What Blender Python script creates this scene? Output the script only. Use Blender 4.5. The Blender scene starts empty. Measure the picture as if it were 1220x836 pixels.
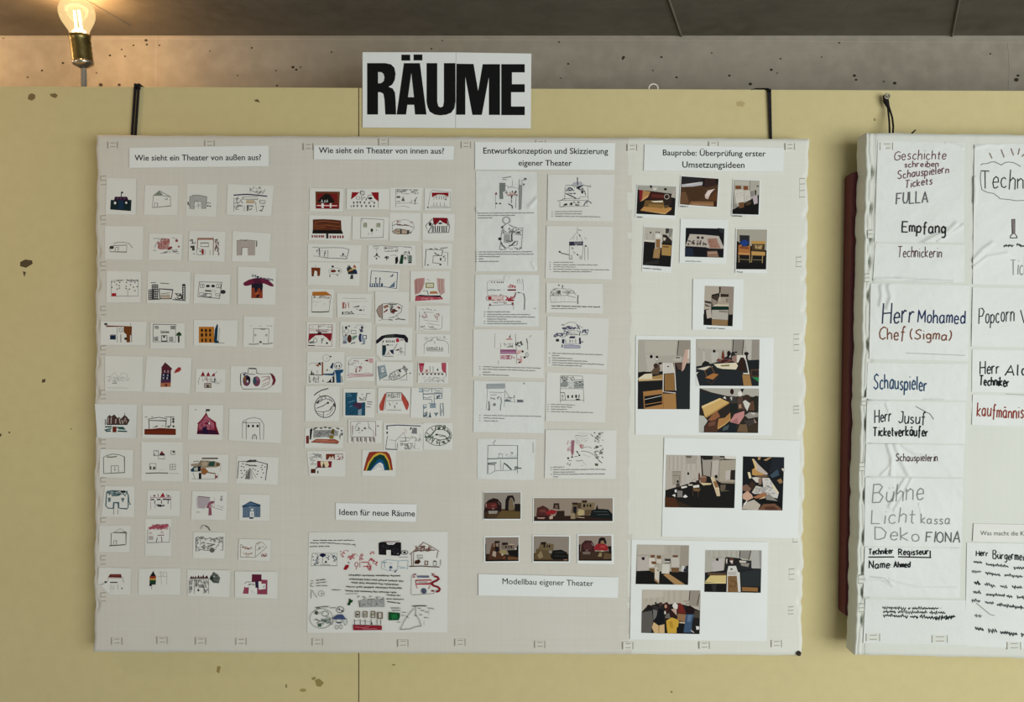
import bpy, math, random
from mathutils import Vector

# ------------------------------------------------------------------ camera, light, exposure
S = bpy.context.scene
COL = S.collection
F, DIST, EYE = 889.0, 1.556, 1.55          # focal length in pixels of the 1220 px frame, metres to the wall, eye height
cam = bpy.data.cameras.new('camera')
cam.sensor_width = 36.0
cam.lens = 36.0 * F / 1220.0
cam.clip_start = 0.05
cam_o = bpy.data.objects.new('camera', cam)
cam_o.location = (0, -DIST, EYE)
cam_o.rotation_euler = (math.pi / 2, 0, 0)
COL.objects.link(cam_o)
S.camera = cam_o

wd = bpy.data.worlds.new('daylight')
S.world = wd
wd.use_nodes = True
bg = wd.node_tree.nodes['Background']
bg.inputs[0].default_value = (0.95, 1.0, 1.0, 1)
bg.inputs[1].default_value = 0.40

def area(name, loc, target, sx, sy, power, col):
    l = bpy.data.lights.new(name, 'AREA')
    l.shape = 'RECTANGLE'; l.size = sx; l.size_y = sy; l.energy = power; l.color = col
    o = bpy.data.objects.new(name, l)
    o.location = loc
    o.rotation_euler = (Vector(target) - Vector(loc)).to_track_quat('-Z', 'Y').to_euler()
    COL.objects.link(o)
    return o
area('window_daylight', (2.0, -2.9, 1.25), (0.1, 0, 1.3), 2.6, 1.8, 83, (0.97, 0.99, 0.975))
wl = bpy.data.lights.new('warm_fill', 'POINT'); wl.energy = 8; wl.color = (1.0, 0.62, 0.3); wl.shadow_soft_size = 0.06  # added warm fill without a fixture, tints the upper left of the wall
wlo = bpy.data.objects.new('warm_fill', wl); wlo.location = (-1.75, -0.8, 2.1); COL.objects.link(wlo)

S.view_settings.view_transform = 'Standard'
S.view_settings.look = 'None'
S.view_settings.gamma = 1.0
S.view_settings.use_curve_mapping = False
S.view_settings.exposure = 0.0

# ------------------------------------------------------------------ helpers
def P(px, py, d=0.0):
    """a point on the photograph's ray (px, py), d metres in front of the yellow wall"""
    t = DIST - d
    return ((px - 610.0) / F * t, -d, EYE + (418.0 - py) / F * t)

def lin(c):
    c /= 255.0
    return c / 12.92 if c <= 0.04045 else ((c + 0.055) / 1.055) ** 2.4

def hexcol(h, gain=1.3):
    h = h.lstrip('#')
    return tuple(min(0.92, lin(int(h[i:i + 2], 16)) * gain) for i in (0, 2, 4)) + (1,)

PAL = dict(k='#29282b', g='#6b6b68', l='#a0a09c', n='#1d2440', t='#3c565a', d='#16341e', r='#8a1c22', w='#c9cbc7')
MATS = {}
def mat(h, rough=0.85, gain=1.3):
    key = h + str(rough) + str(gain)
    if key in MATS: return MATS[key]
    m = bpy.data.materials.new('ink_' + h.lstrip('#'))
    m.use_nodes = True
    b = m.node_tree.nodes['Principled BSDF']
    b.inputs['Base Color'].default_value = hexcol(h, gain)
    b.inputs['Roughness'].default_value = rough
    b.inputs['Specular IOR Level'].default_value = 0.15
    MATS[key] = m
    return m

def surf(name, base, rough=0.8, noise=(), bump=(), spec=0.2, metal=0.0, gain=1.3, bd=0.002):
    """procedural surface: noise = [(scale, colour2, amount, detail)], bump = [(kind, scale, strength)]"""
    m = bpy.data.materials.new(name)
    m.use_nodes = True
    nt = m.node_tree
    b = nt.nodes['Principled BSDF']
    b.inputs['Roughness'].default_value = rough
    b.inputs['Specular IOR Level'].default_value = spec
    b.inputs['Metallic'].default_value = metal
    tc = nt.nodes.new('ShaderNodeTexCoord')
    cur = nt.nodes.new('ShaderNodeRGB')
    cur.outputs[0].default_value = hexcol(base, gain)
    out = cur.outputs[0]
    for sc, c2, amt, det in noise:
        n = nt.nodes.new('ShaderNodeTexNoise')
        n.inputs['Detail'].default_value = det
        mp = nt.nodes.new('ShaderNodeMapping')
        if isinstance(sc, tuple): mp.inputs['Scale'].default_value = sc; n.inputs['Scale'].default_value = 1
        else: n.inputs['Scale'].default_value = sc
        nt.links.new(tc.outputs['Object'], mp.inputs['Vector'])
        nt.links.new(mp.outputs[0], n.inputs['Vector'])
        r = nt.nodes.new('ShaderNodeMapRange')
        r.inputs[1].default_value = 0.38; r.inputs[2].default_value = 0.68
        r.inputs[3].default_value = 0.0; r.inputs[4].default_value = amt
        nt.links.new(n.outputs['Fac'], r.inputs[0])
        mx = nt.nodes.new('ShaderNodeMix'); mx.data_type = 'RGBA'
        nt.links.new(r.outputs[0], mx.inputs[0])
        nt.links.new(out, mx.inputs[6])
        mx.inputs[7].default_value = hexcol(c2, gain)
        out = mx.outputs[2]
    nt.links.new(out, b.inputs['Base Color'])
    prev = None
    for kind, sc, st in bump:
        mp = nt.nodes.new('ShaderNodeMapping')
        nt.links.new(tc.outputs['Object'], mp.inputs['Vector'])
        n = nt.nodes.new('ShaderNodeTexNoise')
        n.inputs['Detail'].default_value = 4
        if isinstance(sc, tuple): mp.inputs['Scale'].default_value = sc; n.inputs['Scale'].default_value = 1
        else: n.inputs['Scale'].default_value = sc
        if kind == 'ridge': n.noise_type = 'RIDGED_MULTIFRACTAL'; n.normalize = True
        nt.links.new(mp.outputs[0], n.inputs['Vector'])
        bp = nt.nodes.new('ShaderNodeBump')
        bp.inputs['Strength'].default_value = st
        bp.inputs['Distance'].default_value = bd
        nt.links.new(n.outputs['Fac'], bp.inputs['Height'])
        if prev: nt.links.new(prev, bp.inputs['Normal'])
        prev = bp.outputs[0]
    if prev: nt.links.new(prev, b.inputs['Normal'])
    return m

class MB:
    """collects faces with materials and links them as ONE mesh object"""
    def __init__(s): s.v = []; s.f = []; s.m = []; s.mats = []
    def face(s, pts, m):
        if m not in s.mats: s.mats.append(m)
        i = len(s.v)
        s.v.extend(pts); s.f.append(tuple(range(i, i + len(pts)))); s.m.append(s.mats.index(m))
    def grid(s, rows, m, flip=False):
        if m not in s.mats: s.mats.append(m)
        i = len(s.v); nx = len(rows[0])
        for r in rows: s.v.extend(r)
        k = s.mats.index(m)
        for a in range(len(rows) - 1):
            for b in range(nx - 1):
                q = (i + a * nx + b, i + a * nx + b + 1, i + (a + 1) * nx + b + 1, i + (a + 1) * nx + b)
                s.f.append(q[::-1] if flip else q); s.m.append(k)
    def slab(s, quad, d0, d1, m):
        """prism between depths d0 (back) and d1 (front) over a pixel polygon"""
        fr = [P(x, y, d1) for x, y in quad]
        bk = [(p[0], -d0, p[2]) for p in fr]
        s.face(fr, m); s.face(bk[::-1], m)
        n = len(fr)
        for i in range(n):
            j = (i + 1) % n
            s.face([fr[j], fr[i], bk[i], bk[j]], m)
    def box(s, lo, hi, m):
        x0, y0, z0 = lo; x1, y1, z1 = hi
        v = [(x0,y0,z0),(x1,y0,z0),(x1,y1,z0),(x0,y1,z0),(x0,y0,z1),(x1,y0,z1),(x1,y1,z1),(x0,y1,z1)]
        for q in ((0,3,2,1),(4,5,6,7),(0,1,5,4),(1,2,6,5),(2,3,7,6),(3,0,4,7)): s.face([v[k] for k in q], m)
    def tube(s, pts, r, m, n=10, flat=1.0):
        pts = [Vector(p) for p in pts]
        rows = []
        for i, p in enumerate(pts):
            t = (pts[min(i + 1, len(pts) - 1)] - pts[max(i - 1, 0)]).normalized()
            a = t.cross(Vector((0, 1, 0)))
            if a.length < 1e-3: a = t.cross(Vector((1, 0, 0)))
            a.normalize(); b = t.cross(a)
            rr = r[i] if isinstance(r, (list, tuple)) else r
            rows.append([tuple(p + a * math.cos(2 * math.pi * k / n) * rr + b * math.sin(2 * math.pi * k / n) * rr * flat) for k in range(n + 1)])
        s.grid(rows, m)
        s.face(rows[0][:n], m); s.face(rows[-1][:n][::-1], m)
    def build(s, name, parent=None, smooth=False):
        me = bpy.data.meshes.new(name)
        me.from_pydata(s.v, [], s.f)
        for m in s.mats: me.materials.append(m)
        me.polygons.foreach_set('material_index', s.m)
        if smooth: me.polygons.foreach_set('use_smooth', [True] * len(s.f))
        me.update()
        o = bpy.data.objects.new(name, me)
        COL.objects.link(o)
        if parent: o.parent = parent
        return o

def center(o):
    """puts the object's origin at the middle of its geometry"""
    vs = [v.co.copy() for v in o.data.vertices]
    c = sum(vs, Vector()) / len(vs)
    for v in o.data.vertices: v.co -= c
    o.location = c
    return c

def tag(o, label, cat, group=None):
    o['label'] = label; o['category'] = cat
    if group: o['group'] = group
    return o

def struct(o):
    o['kind'] = 'structure'
    return o

# ------------------------------------------------------------------ pen strokes, letters and printed pictures
FONT = {}
def _font():
    raw = '''A 0,0 3.5,10 7,0;1.2,3.5 5.8,3.5|B 0,0 0,10 4,10 6,8.5 4,5.5 0,5.3;4,5.3 7,3 5,0 0,0|C 7,9 4,10 1,8 0,5 1,1.5 4,0 7,1.5|D 0,0 0,10 4,9.5 7,6 6,1.5 3,0 0,0|E 6.5,10 0.5,10 0,5 0,0 6.5,0;0,5 5,5.2|F 0,0 0,10 6,10;0,5.2 4.5,5.4|G 7,9 4,10 1,8 0,4.5 1,1 4,0 7,1.5 7,5 4,5|H 0,0 0,10;7,0 7,10;0,5 7,5.2|I 1,0 1,10|J 0,1.5 2,0 4.5,1 5,4 5,10;2.5,10 5,10|K 0,0 0,10;6,10 0,4.5 6,0|L 0,10 0,0 5.5,0|M 0,0 0.6,10 4,3 7.6,10 8,0|N 0,0 0,10 6,0 6,10|O 3.5,10 0.7,8 0,5 0.8,1.5 3.5,0 6.3,1.5 7,5 6.2,8.5 3.5,10|P 0,0 0,10 4,10 6.5,8 4.5,5 0,4.8|R 0,0 0,10 4,10 6,8 4,5.3 0,5;2.5,5 6.5,0|S 6.5,8.8 4,10 1,8.5 1,6.5 5.5,4 6,1.5 3,0 0,1.5|T 0,10 7,10;3.5,10 3.5,0|U 0,10 0,3 1.5,0.3 4.5,0.3 6,3 6,10|V 0,10 3.2,0 6.4,10|W 0,10 2,0 4,7 6,0 8,10|a 5,5 3,6 0.8,4.8 0.3,2.5 1,0.4 3,0 4.8,2;5,6 5,1 5.8,0|b 0,10 0,0;0,4 2,6 4.5,5 5,2.5 3.5,0 1.5,0 0,1.5|c 4.5,5 3,6 1,5.2 0.2,3 1,0.6 3,0 4.8,1|d 5,4 3,6 0.8,5 0.3,2.5 1.2,0.2 3,0 5,2;5,10 5,0|e 0.4,3 4.8,3.2 4.4,5.2 2.6,6 0.8,4.8 0.3,2.5 1.3,0.3 3,0 4.8,1|f 4.5,9.5 3,10 2,8.5 2,-2;0,5.5 4,5.5|g 5,4 3,6 0.8,5 0.4,2.8 1.5,0.8 3.4,1 5,2.5;5,6 5,-2 3.4,-3.4 1,-2.8|h 0,10 0,0;0,4 2.4,6 4.4,5 4.6,0|i 1,6 1,0;1,8.3 1.1,8.8|k 0,10 0,0;4.5,6 0,2.8 4.5,0|l 0.6,10 0.6,0.6 1.4,0|m 0,6 0,0;0,4.5 1.6,6 3,5 3,0;3,4.5 4.8,6 6.2,5 6.2,0|n 0,6 0,0;0,4.2 2.4,6 4.4,5 4.6,0|o 2.5,6 0.6,5 0.2,2.8 1,0.5 2.7,0 4.4,1 4.8,3.2 4,5.2 2.5,6|p 0,6 0,-3.4;0,4.4 2.2,6 4.4,5 4.8,2.8 3.6,0.3 1.6,0.2 0,1.6|r 0,6 0,0;0,4 2,6 3.8,5.6|s 4.2,5.2 2.4,6 0.7,5 1,3.8 3.6,2.6 4,1 2.2,0 0.2,0.8|t 1.6,9 1.6,1 3,0;0,6 3.6,6|u 0,6 0,1.6 1.4,0 3.4,0.4 4.6,2.4;4.6,6 4.6,0|v 0,6 2.2,0 4.4,6|w 0,6 1.4,0 3,4.6 4.6,0 6,6|x 0,6 4.4,0;4.4,6 0,0|( 2,10.5 0.4,8 0,5 0.4,2 2,-0.5|) 0,10.5 1.6,8 2,5 1.6,2 0,-0.5|: 0.6,0.4 0.6,1;0.6,4 0.6,4.7|ä 5,5 3,6 0.8,4.8 0.3,2.5 1,0.4 3,0 4.8,2;5,6 5,1 5.8,0;1.5,8.2 4.5,8.4|ü 0,6 0,1.6 1.4,0 3.4,0.4 4.6,2.4;4.6,6 4.6,0;1.2,8 1.3,8.4;3.6,8 3.7,8.4'''
    for g in raw.split('|'):
        ch, body = g[0], g[2:]
        st = [[tuple(map(float, p.split(','))) for p in s.split()] for s in body.split(';')]
        w = max(p[0] for s in st for p in s)
        FONT[ch] = (w, st)
_font()

class Ink:
    """draws marks given in zoomed pixels (origin ox, oy, scale k) on the plane of a paper at depth d"""
    def __init__(s, mb, win, d, seed=1, full=None):
        s.mb, (s.ox, s.oy, s.k), s.d, s.full = mb, win, d, full
        s.rng = random.Random(seed); s.i = 0; s.gain = 1.3; s.hf = None
    def q(s, pts):
        s.i += 1
        d = s.d + 0.00012 + s.i * 0.000008
        if s.hf: d += max(s.hf(s.ox + x / s.k, s.oy + y / s.k) for x, y in pts)
        return [P(s.ox + x / s.k, s.oy + y / s.k, d) for x, y in pts]
    def poly(s, pts, m):
        a = sum(pts[i][0] * pts[(i + 1) % len(pts)][1] - pts[(i + 1) % len(pts)][0] * pts[i][1] for i in range(len(pts)))
        s.mb.face(s.q(pts if a < 0 else pts[::-1]), m)
    def line(s, pts, w, m, closed=False):
        w = w * 0.47
        if closed: pts = pts + [pts[0]]
        if len(pts) < 2: return
        if s.hf:
            fine = [pts[0]]
            for a, b in zip(pts, pts[1:]):
                n = max(1, int(math.hypot(b[0] - a[0], b[1] - a[1]) / s.k / 1.5))
                fine += [(a[0] + (b[0] - a[0]) * q / n, a[1] + (b[1] - a[1]) * q / n) for q in range(1, n + 1)]
            pts = fine
        L, R = [], []
        for i, p in enumerate(pts):
            a = pts[max(i - 1, 0)]; b = pts[min(i + 1, len(pts) - 1)]
            dx, dy = b[0] - a[0], b[1] - a[1]
            n = math.hypot(dx, dy) or 1
            nx, ny = -dy / n, dx / n
            f = 1.0
            if 0 < i < len(pts) - 1:
                e = math.hypot(p[0] - a[0], p[1] - a[1]) or 1
                f = 1 / max(0.6, abs(-(p[1] - a[1]) / e * nx + (p[0] - a[0]) / e * ny))
            L.append((p[0] + nx * w * f, p[1] + ny * w * f)); R.append((p[0] - nx * w * f, p[1] - ny * w * f))
        s.i += 1
        d = s.d + 0.00012 + s.i * 0.000008
        g = s.hf or (lambda x, y: 0.0)
        A = [P(s.ox + x / s.k, s.oy + y / s.k, d + g(s.ox + x / s.k, s.oy + y / s.k)) for x, y in L]
        B = [P(s.ox + x / s.k, s.oy + y / s.k, d + g(s.ox + x / s.k, s.oy + y / s.k)) for x, y in R]
        for i in range(len(pts) - 1): s.mb.face([A[i], A[i + 1], B[i + 1], B[i]], m)
    def ell(s, c, rx, ry, n=14):
        return [(c[0] + rx * math.cos(2 * math.pi * j / n), c[1] + ry * math.sin(2 * math.pi * j / n)) for j in range(n)]
    def text(s, t, x, y, w, h, dy, wd, m):
        tot = sum((FONT[c][0] + 2.2) if c != ' ' else 5 for c in t) - 2.2
        cx = 0.0
        for c in t:
            if c == ' ': cx += 5; continue
            fw, st = FONT[c]
            j, z, sl = s.rng.uniform(-.5, .5), s.rng.uniform(.88, 1.08), s.rng.uniform(-.02, .14)
            for stroke in st:
                s.line([(x + (cx + a + b * sl) / tot * w, y + dy * (cx + a) / tot - (b * z + j) * h / 10) for a, b in stroke], wd, m)
            cx += fw + 2.2
    def words(s, x0, y0, x1, y1, wd, m, step=1.0):
        L = math.hypot(x1 - x0, y1 - y0)
        p = 0.0
        wave = wd / s.k > 1.0
        while p < L:
            n = s.rng.uniform(4, 13) * wd * step
            e = min(L, p + n)
            pts = []
            q = p
            while q < e:
                up = (1 if len(pts) % 2 else -1) * s.rng.choice((.2, .3, .4, .75)) if wave else s.rng.uniform(-.32, .32)
                pts.append((x0 + (x1 - x0) * q / L, y0 + (y1 - y0) * q / L + up * wd)); q += wd * (s.rng.uniform(.25, .6) if wave else 0.8)
            pts.append((x0 + (x1 - x0) * e / L, y0 + (y1 - y0) * e / L))
            s.line(pts, wd * (0.48 if wave else 1), m)
            p = e + wd * 0.9
    def run(s, ops):
        for op in ops.split('|'):
            op = op.strip()
            if not op: continue
            txt = None
            if "'" in op: op, txt, _ = op.split("'")
            c = op[0]; rest = op[1:]
            if rest[0] == '#': col, rest = rest[:7], rest[7:]
            else: col, rest = PAL[rest[0]], rest[1:]
            if c in 'LZSOBINWDT': rest = rest.strip()
            head = rest.split(' ', 1)
            w = float(head[0]) if head[0] else 6.0
            m = mat(col, 0.85, 1.08 if c in 'PREF' and op[1] == '#' and s.gain == 1.3 else s.gain)
            if c == 'F': s.poly(s.full, m); continue
            for seg in head[1].split(';'):
                v = [float(t) for t in seg.replace(',', ' ').replace(':', ' ').split()]
                pr = list(zip(v[0::2], v[1::2]))
                if c == 'P': s.poly(pr, m)
                elif c == 'L': s.line(pr, w, m)
                elif c == 'Z': s.line(pr, w, m, True)
                elif c in 'REBO':
                    for i in range(0, len(v) - 3, 4):
                        a, b, e, f = v[i:i + 4]
                        if c == 'R': s.poly([(a, b), (e, b), (e, f), (a, f)], m)
                        elif c == 'B': s.line([(a, b), (e, b), (e, f), (a, f)], w, m, True)
                        elif c == 'E': s.poly(s.ell((a, b), e, f), m)
                        else: s.line(s.ell((a, b), e, f, 22), w, m, True)
                elif c == 'D':
                    for p in pr: s.poly(s.ell(p, w, w * .85, 8), m)
                elif c == 'I':
                    for x in v[2:]: s.line([(x, v[0]), (x + s.rng.uniform(-.4, .4) * w, v[1])], w, m)
                elif c == 'N':
                    a, b, e, f, nx, ny = v
                    for i in range(int(nx) + 1): x = a + (e - a) * i / nx; s.line([(x, b), (x, f)], w, m)
                    for i in range(int(ny) + 1): y = b + (f - b) * i / ny; s.line([(a, y), (e, y)], w, m)
                elif c == 'S':
                    a, b, e, f, n = v
                    for i in range(int(n)):
                        x, y = s.rng.uniform(a, e), s.rng.uniform(b, f)
                        pts = [(x, y)]
                        for j in range(s.rng.randint(1, 3)):
                            x = min(e, max(a, x + s.rng.uniform(-1, 1) * min(40, (e - a) * .3))); y = min(f, max(b, y + s.rng.uniform(-1, 1) * min(32, (f - b) * .5)))
                            pts.append((x, y))
                        s.line(pts, w, m)
                elif c == 'W': s.words(v[0], v[1], v[2], v[3], w, m)
                elif c == 'T': s.text(txt, v[0], v[1], v[2], v[3], v[4] if len(v) > 4 else 0, w, m)

BOARD_D, RBOARD_D = 0.045, 0.075
paper_m = surf('paper', '#c7c8c3', 0.75, noise=[(9, '#c1c2bc', 0.6, 2)], bump=[('n', 14, 0.12)], spec=0.25)
bright_m = surf('bright_paper', '#ced2d0', 0.75, noise=[(9, '#c9cdca', 0.6, 2)], bump=[('n', 14, 0.12)], spec=0.25)
glossy_m = surf('paper_thin', '#c5c9c6', 0.6, noise=[(8, '#bfc3bf', 0.6, 2)], bump=[('ridge', (16, 16, 24), 0.35), ('n', 14, 0.5), ('n', 60, 0.25)], spec=0.3, bd=0.005)
RNG = random.Random(7)

def crease_height(ridges):
    segs = [(a, b, w, h) for line, w, h in ridges for a, b in zip(line, line[1:])]
    def f(x, y):
        z = 0.00035 * (math.sin(x * 0.19 + y * 0.07) * math.sin(y * 0.16 + 1.7) + 0.5 * math.sin(x * 0.41 - y * 0.23))
        for a, b, w, h in segs:
            ux, uy = b[0] - a[0], b[1] - a[1]
            t = min(1, max(0, ((x - a[0]) * ux + (y - a[1]) * uy) / (ux * ux + uy * uy)))
            e = math.hypot(x - a[0] - ux * t, y - a[1] - uy * t)
            z = max(z, h * math.exp(-(e / (w * 1.5)) ** 2))
        return z
    return f

def sheet(name, win, quad, ops, d=BOARD_D, lift=None, m=None, full=None, seed=0, thick=0.0004, ridges=()):
    """one sheet of paper with what is drawn or printed on it: a single mesh"""
    if lift is None: lift = RNG.uniform(0.0011, 0.0018)
    v = [float(t) for t in quad.replace(',', ' ').split()]
    ox, oy, k = win
    pts = [(ox + x / k, oy + y / k) for x, y in zip(v[0::2], v[1::2])]
    mb = MB()
    hf = None
    if ridges:
        hf = crease_height(ridges)
        (ax, ay), (bx, by), (cx, cy), (ex, ey) = pts
        nu, nv = int(abs(bx - ax) / 1.6), int(abs(ey - ay) / 1.6)
        rows = []
        for jv in range(nv + 1):
            v_ = jv / nv; r_ = []
            for iu in range(nu + 1):
                u_ = iu / nu
                x = (ax * (1 - u_) + bx * u_) * (1 - v_) + (ex * (1 - u_) + cx * u_) * v_
                y = (ay * (1 - u_) + by * u_) * (1 - v_) + (ey * (1 - u_) + cy * u_) * v_
                r_.append(P(x, y, d + lift + hf(x, y)))
            rows.append(r_)
        mb.grid(rows, m or paper_m, True)
        mb.slab([(x, y) for x, y in pts][::-1], d + lift - 0.0006, d + lift - 0.0004, m or paper_m)
    else:
        mb.slab([(x, y) for x, y in pts][::-1], d + lift - thick, d + lift, m or paper_m)
    # slab faces wind away from the camera when the corners run clockwise, hence the reversal
    ink = Ink(mb, win, d + lift + (0.0002 if hf else 0), seed or RNG.randint(1, 9999), full)
    ink.hf = hf
    if ops: ink.run(ops)
    o = mb.build(name)
    o['_d'] = d + lift
    return o

def lettering(text, x0, x1, y0, y1, d, m, parent=None, name='lettering', bold=0.0):
    """printed type from pixel (x0, y0) to (x1, y1) along its baseline"""
    c = bpy.data.curves.new(name, 'FONT')
    c.body = text; c.size = 1.0; c.resolution_u = 3; c.offset = bold
    t = bpy.data.objects.new('tmp', c)
    COL.objects.link(t)
    dg = bpy.context.evaluated_depsgraph_get()
    me = bpy.data.meshes.new_from_object(t.evaluated_get(dg))
    bpy.data.objects.remove(t)
    xs = [v.co.x for v in me.vertices]
    a, b = min(xs), max(xs)
    k = (x1 - x0) / (b - a)
    for v in me.vertices:
        u = (v.co.x - a) / (b - a)
        v.co = Vector(P(x0 + (v.co.x - a) * k, y0 + (y1 - y0) * u - v.co.y * k, d))
    me.materials.clear(); me.materials.append(m)
    o = bpy.data.objects.new(name, me)
    COL.objects.link(o)
    if parent: o.parent = parent
    return o
# ------------------------------------------------------------------ the setting
yellow_m = surf('yellow_paint', '#b9ae82', 0.7, noise=[(2.2, '#b4a87a', 0.6, 3), (40, '#b1a579', 0.35, 2)], bump=[('n', 260, 0.12), ('n', 30, 0.06)], spec=0.25)
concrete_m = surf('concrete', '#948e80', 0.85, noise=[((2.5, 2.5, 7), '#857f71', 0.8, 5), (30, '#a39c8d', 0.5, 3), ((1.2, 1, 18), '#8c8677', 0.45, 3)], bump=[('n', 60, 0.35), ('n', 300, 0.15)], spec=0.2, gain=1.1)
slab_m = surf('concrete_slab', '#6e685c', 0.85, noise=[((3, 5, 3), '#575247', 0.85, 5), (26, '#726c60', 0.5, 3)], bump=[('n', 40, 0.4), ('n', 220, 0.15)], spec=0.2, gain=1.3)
floor_m = surf('floor_screed', '#8d8a82', 0.6, noise=[(4, '#7c7971', 0.7, 4)], bump=[('n', 60, 0.1)], gain=1.0)
REAR, Z_CEIL = -0.26, EYE + (418 - 42.5) / F * (DIST + 0.26)

def top_line(x): return 102.8 + x * 0.0045
mb = MB()
gap = 427.2
for x0, x1 in ((-700, gap - 0.55), (gap + 0.75, 1950)):
    a, b = P(x0, top_line(x0)), P(x1, top_line(x1))
    z = 0.0
    v = [(a[0], 0, z), (b[0], 0, z), (b[0], 0, b[2]), (a[0], 0, a[2])]
    w = [(p[0], 0.026, p[2]) for p in v]
    mb.face(v, yellow_m); mb.face(w[::-1], yellow_m)
    for i in range(4):
        j = (i + 1) % 4
        mb.face([v[j], v[i], w[i], w[j]], yellow_m)
g0, g1 = P(gap - 8, top_line(gap) + 2), P(gap + 8, top_line(gap))
mb.box((g0[0], 0.0262, 0), (g1[0], 0.034, g0[2]), mat('#3a3222', 0.9))
# stains and scuffs of the paint
ink = Ink(mb, (0, 0, 1), 0.0, 5)
ink.run("P#7c6a48 34,113 38,111 42,113 42,117 38,120 33,118|P#7c6a48 59,112 66,111 69,114 66,117 61,115|P#564a34 24,312 30,309 38,310 39,314 31,319 24,317|P#5a4e38 27,323 31,324 29,330|P#5a4e38 50,452 54,451 54,455 50,456|P#5c4c34 0,516 2,517 1,520 -3,520|R#6a5c40 10,514,12,516|P#6a5a3e 303,119 307,118 310,122 304,121|P#8f8350 375,810 380,808 386,813 382,818 377,817|P#8f8350 371,807 376,806 376,809 372,810|P#b3a372 877,122 883,120 888,123 885,127 878,126|P#97824e 259,793 263,794 261,802 258,800|R#7a6c48 84,510,85.5,511.5|R#8a7c52 467,791,471,792.5|R#857850 340,815,342,819|E#9b8d58 361,822,4,2|R#7a6c48 799,823,801,825|R#8a7c52 1041,141,1043,144")
struct(mb.build('wall_back'))

mb = MB()
x0, x1 = -2.4, 2.6
def rear(px, py): return P(px, py, REAR)
mb.box((x0, -REAR, 0), (x1, -REAR + 0.2, Z_CEIL + 0.2), concrete_m)
ink = Ink(mb, (0, 0, 1), REAR + 0.0002, 6)
pits = [(131,66,1.6),(145,59,1.2),(149,67,1.2),(159,54,1.3),(174,48,2.0),(175,53,1.5),(75,75,1.6),(50,84,1.5),(33,92,1.2),(190,54,1.2),(300,57,1.3),(349,80,2.0),(353,83,1.6),(329,84,1.1),(358,80,1.1),(330,102,1.4),(142,101,2),(120,101,2.4),(465,70,1.2),(514,58,1.2),(527,48,1.2),(666,50,1.2),(677,76,1.4),(668,93,1),(743,68,1.8),(742,70,1.5),(788,68,1.5),(806,92,1.5),(869,90,1.6),(930,70,1.2),(919,83,1.9),(926,87,1),(894,100,2.2),(979,68,1),(1000,51,1.2),(1066,99,2.2),(1053,97,1.2),(1018,90,2),(1020,95,1.6),(1211,95,2.8),(1213,90,1.8),(1180,64,1.2),(778,84,1),(848,63,1),(4,46,1.3),(115,87,1),(250,61,1),(283,90,1),(395,62,1.2)]
for x, y, r in pits: ink.poly(ink.ell((x, y), r, r * 0.8, 9), mat('#3c362c', 0.95, 1.0))
for s in ([(185.5, 43), (186, 60), (185, 80), (186, 104)], [(0, 46.5), (150, 46), (400, 47), (800, 48), (1220, 51)], [(1201, 50), (1203, 80), (1202, 106)]):
    ink.line(s, 0.7, mat('#aaa394', 0.9, 1.0))
struct(mb.build('wall_rear'))

mb = MB()
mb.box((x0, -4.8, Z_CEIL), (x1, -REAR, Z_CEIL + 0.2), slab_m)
def ceil_pt(px, py):
    t = (Z_CEIL - EYE) / ((418.0 - py) / F)
    return ((px - 610.0) / F * t, t - DIST)
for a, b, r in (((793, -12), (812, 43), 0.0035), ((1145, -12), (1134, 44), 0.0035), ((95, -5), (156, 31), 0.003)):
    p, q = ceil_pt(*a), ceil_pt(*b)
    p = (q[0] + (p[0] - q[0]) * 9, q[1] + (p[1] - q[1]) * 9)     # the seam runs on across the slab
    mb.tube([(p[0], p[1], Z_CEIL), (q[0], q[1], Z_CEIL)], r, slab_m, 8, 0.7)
struct(mb.build('ceiling'))

mb = MB()
mb.box((x0, -4.8, -0.1), (x1, -REAR, 0), floor_m)
struct(mb.build('floor'))

# ------------------------------------------------------------------ the two white cardboard display boards
card_m = surf('white_cardboard', '#bfbdb4', 0.8, noise=[(5, '#b8b7ad', 0.6, 3), ((160, 1, 3), '#b3b0a6', 0.18, 2), ((3, 1, 160), '#b3b0a6', 0.18, 2)], bump=[('n', (260, 1, 6), 0.1), ('n', (6, 1, 260), 0.1), ('n', 8, 0.2)], spec=0.2)
card_light_m = surf('white_cardboard_light', '#c9cac2', 0.8, noise=[(5, '#c2c3bb', 0.6, 3), ((160, 1, 3), '#bebfb6', 0.18, 2), ((3, 1, 160), '#bebfb6', 0.18, 2)], bump=[('n', (260, 1, 6), 0.1), ('n', (6, 1, 260), 0.1), ('n', 8, 0.2)], spec=0.2)
card2_m = surf('white_cardboard_bright', '#c0c3bc', 0.8, noise=[(5, '#bbbeb6', 0.6, 3), ((160, 1, 3), '#b7bab3', 0.18, 2)], bump=[('n', (260, 1, 6), 0.1), ('n', (6, 1, 260), 0.1), ('n', 7, 0.25)], spec=0.2)
slit_m = mat('#878276', 0.95)

def wob(t, seed):
    return math.sin(t * 0.061 + seed) * 0.6 + math.sin(t * 0.147 + seed * 2.3) * 0.5 + math.sin(t * 0.33 + seed * 1.7) * 0.25

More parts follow.
